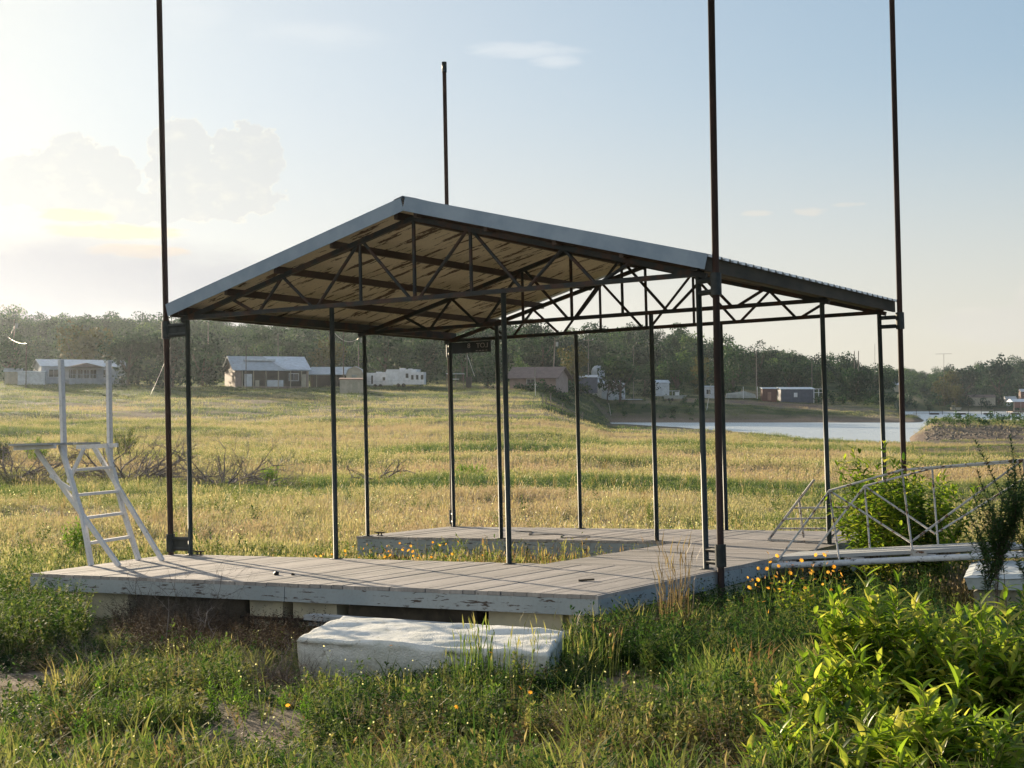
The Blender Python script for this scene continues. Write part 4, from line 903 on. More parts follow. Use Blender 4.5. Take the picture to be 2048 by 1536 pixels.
def tree(label, px, y, Hh, Wd_, seed, mt='tree', tint=.4, n=1500, low=.25, name='broadleaf_tree', group='trees around the far houses', sz=None, dz=0):
    p = at(px, y, dz - .2); t = thing(name, label, 'tree', p, I4, group)
    m = MB(); r = random.Random(seed); b = Vector(p); s = Hh * .028
    m.tube([b, b + Vector((.1, 0, Hh * .25)), b + Vector((.25, .1, Hh * .55))], [s, s * .8, s * .4], 7, False)
    for k in range(5):
        a = r.uniform(0, 6.28); q_ = b + Vector((.05, 0, Hh * r.uniform(.12, .35))); e = b + Vector((math.cos(a) * Wd_ * .33, math.sin(a) * Wd_ * .33, Hh * r.uniform(.5, .8)))
        m.tube([q_, (q_ + e) / 2 + Vector((0, 0, -Hh * .03)), e], [s * .5, s * .35, s * .12], 5, False)
    m.build('trunk', M['bark'], t)
    V, T, C = leafcloud(n, crown_blobs(Hh, Wd_, seed, 13, low), sz or max(.34, Wd_ * .055), seed)
    tri_mesh('crown', V, T, np.clip(C + tint, 0, 1), M[mt], t); return t
TR = [ # label, px, y, H, W, matname, tint, low
 ('large dark tree at the left edge beside the small white sheds', 15, 262, 9.5, 8.5, 'tree', .42, .1),
 ('broad olive-topped tree right behind the white house roof', 165, 290, 11.5, 14, 'tree_brown', .45, .2),
 ('wide dark tree standing against the right end of the white house', 255, 250, 9.8, 10, 'tree', .32, .05),
 ('very broad dark tree behind the left front post of the dock', 345, 256, 11.5, 12.5, 'tree', .30, .03),
 ('dark tree touching the left gable of the long barn', 405, 262, 9.5, 9.5, 'tree', .28, .03),
 ('bright green tree rising behind the barn roof', 520, 310, 11.5, 8, 'tree', .75, .2),
 ('dark round tree behind the right end of the barn roof', 600, 300, 10.5, 9, 'tree', .3, .1),
 ('olive tree behind the low carport house', 655, 295, 9.5, 8, 'tree_brown', .5, .1),
 ('tall dark green tree behind the two white trailers', 770, 298, 13, 13, 'tree', .45, .05),
 ('dark tree right of the trailers, above the field gap', 848, 292, 11.5, 9, 'tree', .3, .03),
 ('small dark round tree just right of the white trailers', 838, 270, 4.4, 5, 'tree', .25, .02),
 ('green tree seen behind the sign', 925, 300, 9.5, 8, 'tree', .6, .03),
 ('grey-green leafy tree right of the sign post', 975, 262, 6.6, 6.5, 'tree', .6, .02),
 ('bright yellow-green small tree by the brown roofed house', 1040, 275, 6.2, 3.6, 'tree', 1.0, .1),
 ('dark tall tree above the brown roofed house', 1085, 330, 12, 12, 'tree', .3, .05),
 ('orange-tinged tree left of the second far post', 1143, 312, 10, 8, 'tree_brown', .8, .15),
 ('big tree with open crown over the white shed', 1240, 338, 12.5, 11.5, 'tree', .66, .3),
 ('dark low bushy tree right of the white shed', 1288, 360, 8, 7, 'tree', .3, .02),
 ('rounded green tree left of the right front post', 1355, 372, 11.5, 10.5, 'tree', .6, .05),
 ('yellow-green tree just left of the brown front pole', 1405, 385, 10.5, 7, 'tree_brown', .7, .05),
 ('tall green tree right of the brown front pole', 1465, 388, 14, 11.5, 'tree', .6, .05),
 ('spiky topped dark tree on the skyline above the sheds', 1515, 430, 15, 8, 'tree', .25, .1),
 ('dark tree directly behind the red-brown shed', 1545, 400, 8.5, 8, 'tree', .35, .03),
 ('round dark tree behind the blue-grey shed', 1578, 405, 9, 9, 'tree', .42, .03),
 ('large dark bush on the bank right of the blue-grey shed', 1712, 392, 8.5, 10, 'tree', .35, .0),
 ('green bush climbing the bank near the far right corner post', 1752, 430, 8, 8, 'tree', .5, .0),
 ('skyline tree beside the two close utility poles', 1708, 480, 10, 6, 'tree', .35, .05),
 ('rounded skyline tree between the two right posts', 1783, 640, 13, 12, 'tree', .25, .0),
 ('grey-brown tree across the far water under the antenna', 1888, 742, 17, 18, 'tree_brown', .35, .0),
 ('pale barked tree on the far shore above the grounded boat', 1912, 728, 13, 9, 'tree_brown', .6, .0),
 ('dark spreading tree on the far shore right of the antenna', 1925, 745, 21, 20, 'tree', .28, .0),
 ('tall dark tree on the far shore near the right edge', 1998, 748, 24, 24, 'tree', .35, .02),
 ('dark tree cut by the right edge on the far shore', 2050, 755, 22, 20, 'tree', .25, .02)]
for i, (lab, px, y, hh, wd, mt, tn, low) in enumerate(TR): tree(lab, px, y, hh, wd, 400 + i, mt, tn - .14, 1900 if hh > 8 else 1000, low)
# bare branching tree in front of the white shed
p = at(1215, 338, -.1); r_ = np.random.default_rng(5); m = MB()
def grow(p, d, ln, th, lv):
    q_ = p + d * ln; m.tube([p, (p + q_) / 2 + Vector(r_.normal(0, .08, 3)), q_], [th, th * .8, th * .6], 5, False)
    if lv:
        for k in range(3): grow(q_, (d + Vector(r_.normal(0, .55, 3))).normalized(), ln * .68, th * .6, lv - 1)
grow(p, Vector((0, 0, 1)), 1.9, .22, 4)
t = thing('bare_tree', 'nearly bare dark branching tree in front of the white shed', 'tree', p); m.build('branches', M['bark'], t)
# hillside wood: one mass
n = 2600; y = rng.uniform(300, 640, n); px = rng.uniform(-250, 1830, n); y2 = rng.uniform(735, 1010, 900); px2 = rng.uniform(1740, 2350, 900)
y = np.concatenate([y, y2]); px = np.concatenate([px, px2]); x = (px - 1024) / 2940 * y; z = H(x, y, False)
ok = (z > np.where(px < 1180, 8.3, np.where(px < 1790, 6.2, 6.0))); ok &= (y < np.where(px < 1180, 560, np.where(px < 1790, 600, 1010)))
x, y, z, px = x[ok], y[ok], z[ok], px[ok]; sc = rng.uniform(.5, 1.0, len(x)) + .35 * (rng.random(len(x)) > .9) * np.where(y > 700, 1.35, 1)
WP = [leafcloud(560, crown_blobs(8.2, 7.6, 500 + k, 8, .12), .55, 500 + k, .15) for k in range(7)]
V, T, C = inst(WP, np.stack([x, y, z - .6], 1), rng.uniform(0, 6.28, len(x)), sc, .43 + rng.normal(0, .22, len(x)))
tag(tri_mesh('hillside_wood', V, T, C, M['tree']), 'dense dark wood covering the hill behind the houses', None, None, 'stuff')
# scrub on the banks and the spit
def scrub(name, label, px0, px1, y0, y1, n, s0, s1, mt, t0):
    y = rng.uniform(y0, y1, n); px = rng.uniform(px0, px1, n); x = (px - 1024) / 2940 * y; z = H(x, y, False); ok = z > WATER + .3; x, y, z = x[ok], y[ok], z[ok]
    P = [leafcloud(90, crown_blobs(1.6, 2.2, 600 + k, 4, .05), .28, 600 + k) for k in range(4)]
    V, T, C = inst(P, np.stack([x, y, z - .1], 1), rng.uniform(0, 6.28, len(x)), rng.uniform(s0, s1, len(x)), t0 + rng.normal(0, .15, len(x)))
    tag(tri_mesh(name, V, T, C, M[mt]), label, None, None, 'stuff')
scrub('bank_scrub', 'low green scrub along the top of the rocky spit at the right', 1850, 2120, 168, 186, 46, .35, .75, 'tree', .75)
scrub('bank_scrub', 'dark scrub on the bank below the far houses', 1120, 1400, 312, 352, 70, .5, 1.0, 'tree', .55)
scrub('bank_scrub', 'dark scrub on the bank right of the blue-grey shed', 1620, 1790, 352, 420, 60, .8, 1.8, 'tree', .4)
scrub('bank_scrub', 'dark undergrowth along the foot of the wood beyond the houses', -100, 1180, 296, 318, 150, 1.1, 2.2, 'tree', .3)
scrub('bank_scrub', 'dark undergrowth along the far shore', 1800, 2200, 715, 800, 170, 1.8, 3.6, 'tree', .3)
scrub('bank_scrub', 'bushes hiding the walls of the brown roofed house', 1030, 1145, 244, 254, 30, .8, 1.3, 'tree', .4)
# rubble on the spit
n = 900; px = rng.uniform(1850, 2130, n); y = rng.uniform(150, 171, n); x = (px - 1024) / 2940 * y; z = H(x, y)
cube = np.array([(-1, -1, -1), (1, -1, -1), (1, 1, -1), (-1, 1, -1), (-.7, -.8, .8), (.8, -.7, 1), (.7, .8, .7), (-.8, .7, .9)], float) * .14
ct = np.array([(0, 1, 5), (0, 5, 4), (1, 2, 6), (1, 6, 5), (2, 3, 7), (2, 7, 6), (3, 0, 4), (3, 4, 7), (4, 5, 6), (4, 6, 7)])
V, T, C = inst([(cube, ct, np.zeros(8))], np.stack([x, y, z], 1), rng.uniform(0, 6, n), rng.uniform(.3, 1.1, n), rng.random(n))
M['rock'] = simple('grey_rubble', (.12, .10, .08), (.22, .19, .16), .8, .95)
tag(tri_mesh('rubble', V, T, C, M['rock']), 'grey rubble on the lake side of the grassy spit', None, None, 'stuff')

# ------------------------------------------------------------------ far buildings
M['wall_white'] = flat('white_siding', (.50, .52, .56)); M['wall_bright'] = flat('bright_white_panel', (.58, .61, .65)); M['roof_pale'] = flat('pale_metal_roof', (.55, .60, .66), .4, .25)
M['roof_dull'] = flat('dull_metal_roof', (.36, .41, .46), .5, .2); M['wall_tan'] = flat('tan_siding', (.42, .38, .30)); M['wall_brown'] = flat('brown_boards', (.16, .12, .10)); M['roof_brown'] = flat('brown_shingles', (.17, .13, .125), .9)
M['roof_rust'] = flat('rust_brown_roof', (.28, .16, .12)); M['win'] = flat('dark_window_glass', (.03, .035, .045), .15); M['wall_blue'] = flat('blue_grey_siding', (.085, .10, .14)); M['wall_red'] = flat('red_brown_boards', (.13, .06, .05))
M['deckgrey'] = flat('pale_porch_boards', (.38, .42, .48)); M['shade'] = flat('shade_dark_paint', (.03, .028, .026)); M['tarp'] = flat('grey_tarp', (.30, .32, .30)); M['brick'] = flat('pinkish_block_wall', (.28, .21, .19)); M['rv'] = flat('white_caravan_panel', (.68, .70, .74), .4)  # 'shade' is dark colour painted for unlit open fronts; the storage box shares it
def house(name, label, cat, px, y, L_, Dp, wall_h, rise, rot, wall_m, roof_m, over=.3, group=None, dz=0, kind='gable'):
    """box with a gable (ridge along local x) or shed roof; local frame: x along the front, -y towards the viewer; returns thing and frame builder"""
    p = at(px, y, dz); Mx = Matrix.Translation(p) @ Matrix.Rotation(math.radians(rot), 4, 'Z')
    t = bpy.data.objects.new(name, None); COL.objects.link(t); t.matrix_world = Mx; BASE[t.name] = Vector((0, 0, 0)); tag(t, label, cat, group)
    a, b = L_ / 2, Dp / 2
    if kind == 'gable':
        m = MB(); m.add([(-a, -b, -.6), (a, -b, -.6), (a, b, -.6), (-a, b, -.6), (-a, -b, wall_h), (a, -b, wall_h), (a, b, wall_h), (-a, b, wall_h), (-a, 0, wall_h + rise), (a, 0, wall_h + rise)],
              [(0, 1, 5, 4), (2, 3, 7, 6), (1, 2, 6, 9, 5), (3, 0, 4, 8, 7), (4, 5, 9, 8), (6, 7, 8, 9)]); m.build('wall', M[wall_m], t)
        m = MB(); k = rise / b
        for s in (-1, 1): m.bar((0, s * (b + over) / 2, wall_h + rise - k * (b + over) / 2 + .06), (0, s * (b + over) / 2 + .001, wall_h + rise - k * (b + over) / 2 + .06), .01, .01) if False else m.add(
            [(-a - over, 0, wall_h + rise + .05), (a + over, 0, wall_h + rise + .05), (a + over, s * (b + over), wall_h - k * over + .05), (-a - over, s * (b + over), wall_h - k * over + .05),
             (-a - over, 0, wall_h + rise + .17), (a + over, 0, wall_h + rise + .17), (a + over, s * (b + over), wall_h - k * over + .15), (-a - over, s * (b + over), wall_h - k * over + .15)],
            [(0, 1, 2, 3), (4, 5, 6, 7), (0, 1, 5, 4), (1, 2, 6, 5), (2, 3, 7, 6), (3, 0, 4, 7)])
        m.build('roof', M[roof_m], t)
    else:
        MB().box((-a, -b, -.6), (a, b, wall_h)).build('wall', M[wall_m], t)
        m = MB(); z0, z1 = wall_h + .02, wall_h + rise
        m.add([(-a - over, -b - over, z0), (a + over, -b - over, z0), (a + over, b + over, z1), (-a - over, b + over, z1), (-a - over, -b - over, z0 + .12), (a + over, -b - over, z0 + .12), (a + over, b + over, z1 + .12), (-a - over, b + over, z1 + .12)],
              [(0, 3, 2, 1), (4, 5, 6, 7), (0, 1, 5, 4), (1, 2, 6, 5), (2, 3, 7, 6), (3, 0, 4, 7)]); m.build('roof', M[roof_m], t)
    return t
def win(t, x0, x1, z0, z1, yf, name='window', mt='win', frame='wall_bright'):
    w_ = MB().box((x0, yf - .05, z0), (x1, yf + .02, z1)).build(name, M[mt], t)
    if frame:
        m = MB()
        for a, b in (((x0 - .09, z0 - .09), (x1 + .09, z0)), ((x0 - .09, z1), (x1 + .09, z1 + .09)), ((x0 - .09, z0), (x0, z1)), ((x1, z0), (x1 + .09, z1)), (((x0 + x1) / 2 - .03, z0), ((x0 + x1) / 2 + .03, z1))): m.box((a[0], yf - .08, a[1]), (b[0], yf + .02, b[1]))
        o = m.build(name + '_frame', M[frame], w_); o.matrix_parent_inverse = Matrix.Identity(4)
def side_win(t, y0, y1, z0, z1, xf, mt='win'): MB().box((xf - .05, y0, z0), (xf + .02, y1, z1)).build('window', M[mt], t)
# 1 white manufactured home with gabled porch
t = house('white_house', 'long low white house with a gabled porch, far left behind the ladder', 'house', 160, 266, 15, 8, 3.15, 1.2, 28, 'wall_white', 'roof_pale')
for x0, x1 in ((-6.2, -4.6), (3.2, 4.6)): win(t, x0, x1, 1.3, 2.6, -4)
side_win(t, -.8, .3, 1.6, 2.5, -7.5)
MB().box((-3.3, -7.2, -.6), (2.6, -4.02, .85)).build('porch_deck', M['deckgrey'], t)
pr = MB().add([(-3.6, -7.5, 3.0), (2.9, -7.5, 3.0), (-.35, -7.5, 3.75), (-3.6, -4.1, 3.0), (2.9, -4.1, 3.0), (-.35, -4.1, 3.75)], [(0, 1, 2), (0, 2, 5, 3), (1, 4, 5, 2), (0, 3, 4, 1)]).build('porch_roof', M['roof_brown'], t)
m = MB()
for k in range(7): x = -3.2 + k * .95; m.box((x, -7.15, .85), (x + .09, -7.06, 3.0 if k % 3 == 0 else 1.75))
m.box((-3.2, -7.16, 1.68), (2.5, -7.08, 1.78)); m.build('porch_railing', M['deckgrey'], t)
for x0, x1 in ((-2.8, -1.5), (-1.2, -.4), (-.1, .7), (1.0, 2.0)): win(t, x0, x1, 1.1, 2.6, -4)
m = MB()
for k in range(5): m.box((2.6 + k * .35, -6.6, .6 - k * .17), (2.96 + k * .35, -5.3, .72 - k * .17))
m.bar((2.6, -6.6, 1.7), (4.4, -6.6, .9), .07, .1); m.bar((2.6, -6.6, .9), (4.4, -6.6, .1), .07, .2); m.build('porch_steps', M['deckgrey'], t)
house('garden_shed', 'low bright white shed in front of the left gable of the white house', 'shed', 65, 258, 4.6, 2.8, 2.1, .25, 10, 'wall_bright', 'roof_pale', .1, kind='shed')
house('garden_shed', 'weathered grey shed with a pale roof at the far left edge', 'shed', 27, 261, 2.8, 2.8, 2.25, .5, 14, 'wall_tan', 'roof_pale', .2)
# 2 long barn house
t = house('barn_house', 'long barn-like house with a big pale metal roof and front painted dark as shade', 'house', 532, 264, 13, 9.5, 3.0, 2.3, 22, 'brick', 'roof_dull', .55)
MB().add([(2.2, -5.35, 3.02), (7.0, -5.35, 3.02), (7.0, -.05, 5.49), (-.6, -.05, 5.49)], [(0, 1, 2, 3)]).build('pale_roof_panel', M['roof_pale'], t)  # paler sheet with a slanted edge over the right of the roof slope
MB().box((-4.5, -2.2, 4.65), (1.2, -1.7, 4.95)).build('ridge_vent', M['roof_pale'], t)
MB().box((-5.4, -4.82, .1), (6.2, -4.76, 2.9)).build('painted_shade_front', M['shade'], t)  # dark sheet painted as the shade under the porch roof
for x in (-5.4, -3.4, -1.2, 1.0, 3.2, 5.2, 6.4): MB().box((x, -5.2, -.4), (x + .12, -5.05, 2.95)).build('porch_post', M['wall_tan'], t)
for x0, x1, z1, mt in ((-4.9, -3.6, 2.2, 'wall_bright'), (-3.0, -2.3, 1.1, 'wall_tan'), (-.9, 2.0, 1.15, 'wall_bright'), (5.3, 6.1, 2.2, 'wall_tan')): MB().box((x0, -5.0, .0), (x1, -4.9, z1)).build('front_panel', M[mt], t)
win(t, 3.1, 4.7, 1.1, 2.3, -4.85); side_win(t, -3, -2.4, 1.2, 1.9, -6.5, 'wall_brown')
m = MB(); m.box((-6.58, -4.7, 2.95), (-6.5, 4.7, 3.1)); 
for y_ in (-3, -1.5, 1): m.box((-6.57, y_, 3.1), (-6.5, y_ + .12, 4.2))
m.build('gable_boards', M['wall_brown'], t)
# 3 carport house
t = house('carport_house', 'low house with grey metal roof and carport front painted dark as shade beside the barn', 'house', 668, 268, 7.4, 6.5, 2.3, 1.25, -4, 'wall_brown', 'roof_dull', .5)
MB().box((-3.2, -3.32, .0), (3.4, -3.27, 2.2)).build('painted_shade_opening', M['shade'], t)  # dark sheet painted as the unlit carport opening
for x in (-4.4, -2.4, .2, 2.6): MB().box((x, -4.4, -.5), (x + .1, -4.3, 2.2)).build('carport_post', M['wall_tan'], t)
MB().box((-4.8, -4.6, 2.2), (3.6, -3.3, 2.3)).build('carport_roof', M['roof_dull'], t)
# 4 gambrel shed
p = at(711, 262, 0); t = thing('gambrel_shed', 'cream shed with a rounded barn-style roof behind the small tan shed', 'shed', p)
m = MB(); prof = [(-1.5, -.5), (1.5, -.5), (1.5, 2.2), (1.15, 3.2), (.0, 3.75), (-1.15, 3.2), (-1.5, 2.2)]
m.add([(x + p.x, p.y - 1.5, z + p.z) for x, z in prof] + [(x + p.x, p.y + 2, z + p.z) for x, z in prof], [tuple(range(6, -1, -1)), tuple(range(7, 14))] + [(i, (i + 1) % 7, 7 + (i + 1) % 7, 7 + i) for i in range(2)] + [(6, 0, 7, 13)]); m.build('wall', M['wall_tan'], t)
m = MB(); pr = [(1.62, 2.15), (1.22, 3.26), (0, 3.84), (-1.22, 3.26), (-1.62, 2.15)]
for i in range(4): m.add([(pr[i][0] + p.x, p.y - 1.65, pr[i][1] + p.z), (pr[i + 1][0] + p.x, p.y - 1.65, pr[i + 1][1] + p.z), (pr[i + 1][0] + p.x, p.y + 2.1, pr[i + 1][1] + p.z), (pr[i][0] + p.x, p.y + 2.1, pr[i][1] + p.z)], [(0, 1, 2, 3)])
m.build('roof', M['roof_pale'], t); MB().box((p.x - .5, p.y - 1.56, p.z + 1.6), (p.x + .35, p.y - 1.51, p.z + 2.3)).build('window', M['tarp'], t)
t = house('tan_shed', 'small tan shed with a rust brown roof standing forward in the field', 'shed', 704, 236, 3.8, 2.6, 2.05, .25, 4, 'wall_tan', 'roof_rust', .15, kind='shed'); MB().box((.1, -1.34, .1), (.95, -1.305, 1.8)).build('door', M['concrete'], t)
# 5 trailers
def trailer(label, px, y, L_, Hh, rot, wins, slope):
    p = at(px, y, 0); t = bpy.data.objects.new('travel_trailer', None); COL.objects.link(t); t.matrix_world = Matrix.Translation(p) @ Matrix.Rotation(math.radians(rot), 4, 'Z'); BASE[t.name] = Vector((0, 0, 0)); tag(t, label, 'trailer', 'travel trailers parked side by side')
    a = L_ / 2; pr = [(-a + slope, .45), (a, .45), (a, Hh), (-a + slope * .5, Hh), (-a, Hh - .5), (-a, 1.1)]; n = len(pr)
    m = MB(); m.add([(x, -1.2, z) for x, z in pr] + [(x, 1.2, z) for x, z in pr], [tuple(range(n)), tuple(range(2 * n - 1, n - 1, -1))] + [(i, n + i, n + (i + 1) % n, (i + 1) % n) for i in range(n)]); m.build('body', M['rv'], t)
    for x0, x1, z0, z1 in wins: MB().box((x0, -1.25, z0), (x1, -1.205, z1)).build('window', M['win'], t)
    MB().box((-.5, -.5, Hh), (.4, .4, Hh + .2)).build('roof_unit', M['rv'], t); MB().box((a - 1.8, -.4, Hh), (a - 1.2, .3, Hh + .12)).build('roof_vent', M['rv'], t)
    for x in (-.5, .5): MB().tube([(x, -1.22, .32), (x, -.95, .32)], .34, 14).build('wheel', M['iron'], t)
    m = MB(); m.box((-a + slope, -1.22, 1.05), (a, -1.203, 1.12)); m.build('stripe', M['roof_dull'], t); return t
trailer('left and lower of the two white travel trailers, beside the tan shed', 759, 266, 4.4, 2.7, -10, ((.9, 1.4, 1.3, 1.9), (-1.2, -.9, .7, 2.2)), .3)
t = trailer('right and taller white travel trailer with windows at its end', 806, 262, 5.8, 3.15, -14, ((.9, 1.4, 1.6, 2.4),), .5)
MB().box((2.0, -2.1, .45), (4.6, -1.0, 2.6)).build('slide_out', M['rv'], t)
for x in (2.2, 3.1, 4.0): MB().box((x, -2.15, 1.3), (x + .45, -2.105, 2.1)).build('window', M['win'], t)
# 6 pavilion, brown roofed house, white sheds
p = at(922, 262, 0); t = thing('open_shelter', 'low dark open shelter with thin pale roof edges behind the sign post', 'shelter', p)
MB().box((p.x - 2.6, p.y - 2, p.z + 2.5), (p.x + .6, p.y + 2, p.z + 2.62)).build('upper_roof', M['roof_dull'], t); MB().box((p.x - 2.2, p.y - 3, p.z + 1.5), (p.x - .3, p.y - 1, p.z + 1.62)).build('lower_roof', M['wall_bright'], t)
for x in (-2.5, -.9, .5): MB().box((p.x + x, p.y - 1.9, p.z - .5), (p.x + x + .12, p.y - 1.78, p.z + 2.5)).build('post', M['wall_brown'], t)
MB().box((p.x + .9, p.y - 1.5, p.z - .5), (p.x + 1.9, p.y + .5, p.z + 2.0)).build('storage_box', M['shade'], t)
t = house('brown_roof_house', 'house with a wide brown shingle roof half hidden by bushes', 'house', 1078, 262, 8.6, 7, 2.1, 1.7, -20, 'brick', 'roof_brown', .7); win(t, -1, .4, .8, 1.7, -3.5)
t = house('long_white_building', 'long white-roofed building behind the brown roofed house', 'building', 1150, 330, 10, 4, 2.9, .5, -6, 'wall_blue', 'wall_bright', .1, kind='shed')
t = house('white_shed', 'bluish white shed behind the bare branching tree', 'shed', 1214, 348, 6.6, 5.5, 3.2, .9, 30, 'wall_bright', 'roof_pale', .15); side_win(t, -.2, .4, 1.3, 2.2, 3.3)
MB().box((1.5, -5.6, -.4), (6.5, -3.4, -.22)).build('jetty_slab', M['wall_bright'], t)
p = at(1196, 372, 0); t = thing('water_tank', 'silver domed tank showing through the tree above the white shed', 'tank', p); m = MB()
m.tube([p + Vector((0, 0, z)) for z in (0, 4.4, 5.2, 5.8, 6.0)], [1.7, 1.7, 1.5, .9, .05], 18); m.build('shell', M['roof_dull'], t, True)
# pale pontoon-like vehicle on the bank
p = at(1347, 352, 0); t = thing('canopy_boat', 'pale boat with a flat canopy parked on the bank left of the right front post', 'boat', p); P = lambda a, b, c: (p.x + a, p.y + b, p.z + c)
MB().add([P(-2.3, -1, .5), P(1.9, -1, .5), P(2.9, 0, .9), P(1.9, 1, .5), P(-2.3, 1, .5), P(-2.3, -1, 1.3), P(1.7, -1, 1.3), P(3.2, 0, 1.35), P(1.7, 1, 1.3), P(-2.3, 1, 1.3)], [(0, 1, 6, 5), (1, 2, 7, 6), (2, 3, 8, 7), (3, 4, 9, 8), (4, 0, 5, 9), (5, 6, 7, 8, 9), (0, 4, 3, 2, 1)]).build('hull', M['tarp'], t)
MB().box(P(-2.2, -1, 2.3), P(1.4, 1, 2.42)).build('canopy', M['wall_bright'], t)
for a in (-2.1, -.4, 1.2): MB().box(P(a, -.95, 1.3), P(a + .08, -.87, 2.3)).build('canopy_post', M['rv'], t)
MB().box(P(.4, -.8, 1.3), P(1.3, .8, 2.1)).build('cabin', M['rv'], t)
for a in (-1.2, -.4): MB().tube([P(a, -1.05, .3), P(a, -.8, .3)], .32, 12).build('wheel', M['iron'], t)
t = house('small_grey_cabin', 'small pale cabin just left of the brown front pole', 'cabin', 1416, 366, 3.0, 3.2, 2.6, .3, 0, 'wall_white', 'roof_dull', .15, kind='shed'); win(t, -.6, .4, .9, 2.0, -1.6)
house('white_cabin', 'white cabin hidden among trees behind the canopy boat', 'cabin', 1322, 366, 3.4, 3, 3.2, .6, 10, 'wall_bright', 'roof_pale', .2)
p = at(1482, 364, 0); t = thing('covered_boat', 'low grey tarp-covered boat on the bank right of the brown front pole', 'boat', p); P = lambda a, b, c: (p.x + a, p.y + b, p.z + c)
MB().add([P(-3.8, -1.2, .2), P(3.6, -1.2, .2), P(3.9, 1, .2), P(-3.8, 1, .2), P(-3.6, -1, 1.2), P(-.8, -.9, 1.3), P(.8, -.1, 1.9), P(3.4, -.8, 1.1), P(-3.6, .8, 1.3), P(3.4, .8, 1.2)], [(0, 1, 7, 6, 5, 4), (4, 5, 8), (5, 6, 8), (6, 9, 8), (6, 7, 9), (1, 2, 9, 7), (2, 3, 8, 9), (3, 0, 4, 8)]).build('tarp', M['tarp'], t)
for a in (-.6, 2.9): MB().box(P(a + .9, -1.4, 0), P(a + 1.0, -1.3, 3.0)).build('mooring_post', M['rv'], t)
t = house('red_shed', 'small red-brown shed with a pale roof left of the blue-grey shed', 'shed', 1537, 362, 3.5, 3, 2.9, .3, 0, 'wall_red', 'roof_pale', .2, kind='shed'); MB().box((-.5, -1.56, .1), (.4, -1.51, 2.1)).build('door', M['roof_rust'], t)
t = house('blue_shed', 'long blue-grey shed with a pale roof and one small white window', 'shed', 1592, 364, 8.4, 4, 3.1, .5, 2, 'wall_blue', 'roof_pale', .2, kind='shed'); win(t, -.9, -.2, 1.3, 2.2, -2, mt='rv')
p = at(1637, 362, 0); t = thing('stair_landing', 'white framed stair landing at the right end of the blue-grey shed', 'porch', p); P = lambda a, b, c: (p.x + a, p.y + b, p.z + c)
for x in (-1.2, 0, 1): MB().box(P(x, -.06, -1.2 if x < 0 else 1.0), P(x + .13, .07, 3.6)).build('post', M['rv'], t)
for z in (2.6, 3.5): MB().box(P(-1.05, -.05, z), P(.98, .06, z + .12)).build('beam', M['rv'], t)
MB().box(P(-.8, -.3, .75), P(2.6, 1.5, .99)).build('landing', M['wall_brown'], t)
for x in (-.5, 2.2): MB().box(P(x, .4, -1.5), P(x + .15, .55, .74)).build('leg', M['wall_brown'], t)
# far shore: houses and docks
for px, y, L_, hh, wm, rm, lab in ((1962, 742, 13, 4, 'wall_tan', 'roof_brown', 'low tan house under the trees on the far shore'), (2020, 740, 5, 3.4, 'rv', 'wall_white', 'white boat-like trailer parked on the far shore near the right edge'), (2056, 742, 8, 7, 'wall_red', 'wall_bright', 'dark red house with white eave on the far shore, cut by the right edge'), (1781, 560, 7, 2, 'wall_tan', 'roof_pale', 'pale roof half hidden in trees between the two right posts')):
    house('far_house', lab, 'house', px, y, L_, 6, hh, 1.2, -8, wm, rm, .3)
p = at(2060, 640); p.z = WATER; t = thing('boathouse', 'floating boathouse with a white roof and red-brown side at the right edge', 'boathouse', p); P = lambda a, b, c: (p.x + a, p.y + b, p.z + c)
MB().add([P(-9, -4, 4.6), P(9, -4, 4.6), P(9, 0, 5.9), P(-9, 0, 5.9), P(9, 4, 4.6), P(-9, 4, 4.6)], [(0, 1, 2, 3), (3, 2, 4, 5), (0, 3, 5), (1, 4, 2), (0, 5, 4, 1)]).build('roof', M['rv'], t); MB().box(P(-8.4, -3.9, 2.0), P(9, -3.7, 4.6)).build('side', M['wall_red'], t)
for x in (-8.4, -5.5): MB().box(P(x, -4, -1), P(x + .25, -3.75, 4.6)).build('post', M['polewood'], t)
MB().box(P(-9, -4, .1), P(9, 4, .5)).build('float_deck', M['wall_brown'], t)
p = at(1940, 520); p.z = WATER; t = thing('floating_walkway', 'long low floating walkway with thin posts crossing the far water', 'walkway', p); P = lambda a, b, c: (p.x + a, p.y + b, p.z + c)
MB().box(P(-20, -.5, .45), P(22, .5, .62)).build('walk_deck', M['wall_brown'], t)
for k in range(9): MB().tube([P(-19 + k * 4.6, 0, -.5), P(-19 + k * 4.6, 0, 2.4)], .09, 6).build('post', M['darkpole'], t)
for k in range(4): MB().box(P(-14 + k * 9.5, -.9, .0), P(-11.2 + k * 9.5, .9, .44)).build('float', M['darkpole'], t)
p = at(1910, 716, .3); t = thing('grounded_boat', 'small pale green boat aground on the far bank', 'boat', p); P = lambda a, b, c: (p.x + a, p.y + b, p.z + c)
MB().add([P(-2, -1, 0), P(2.2, -1, 0), P(3.4, 0, 1.2), P(2.2, 1, 0), P(-2, 1, 0), P(-2.2, -1.1, 1.3), P(2, -1.1, 1.2), P(2, 1.1, 1.2), P(-2.2, 1.1, 1.3)], [(0, 1, 6, 5), (1, 2, 6), (2, 3, 7), (2, 7, 6), (3, 4, 8, 7), (4, 0, 5, 8), (5, 6, 7, 8)]).build('hull', M['concrete'], t)
MB().box(P(-1.9, -.8, 1.3), P(-.2, .8, 2.3)).build('cabin', M['concrete'], t)

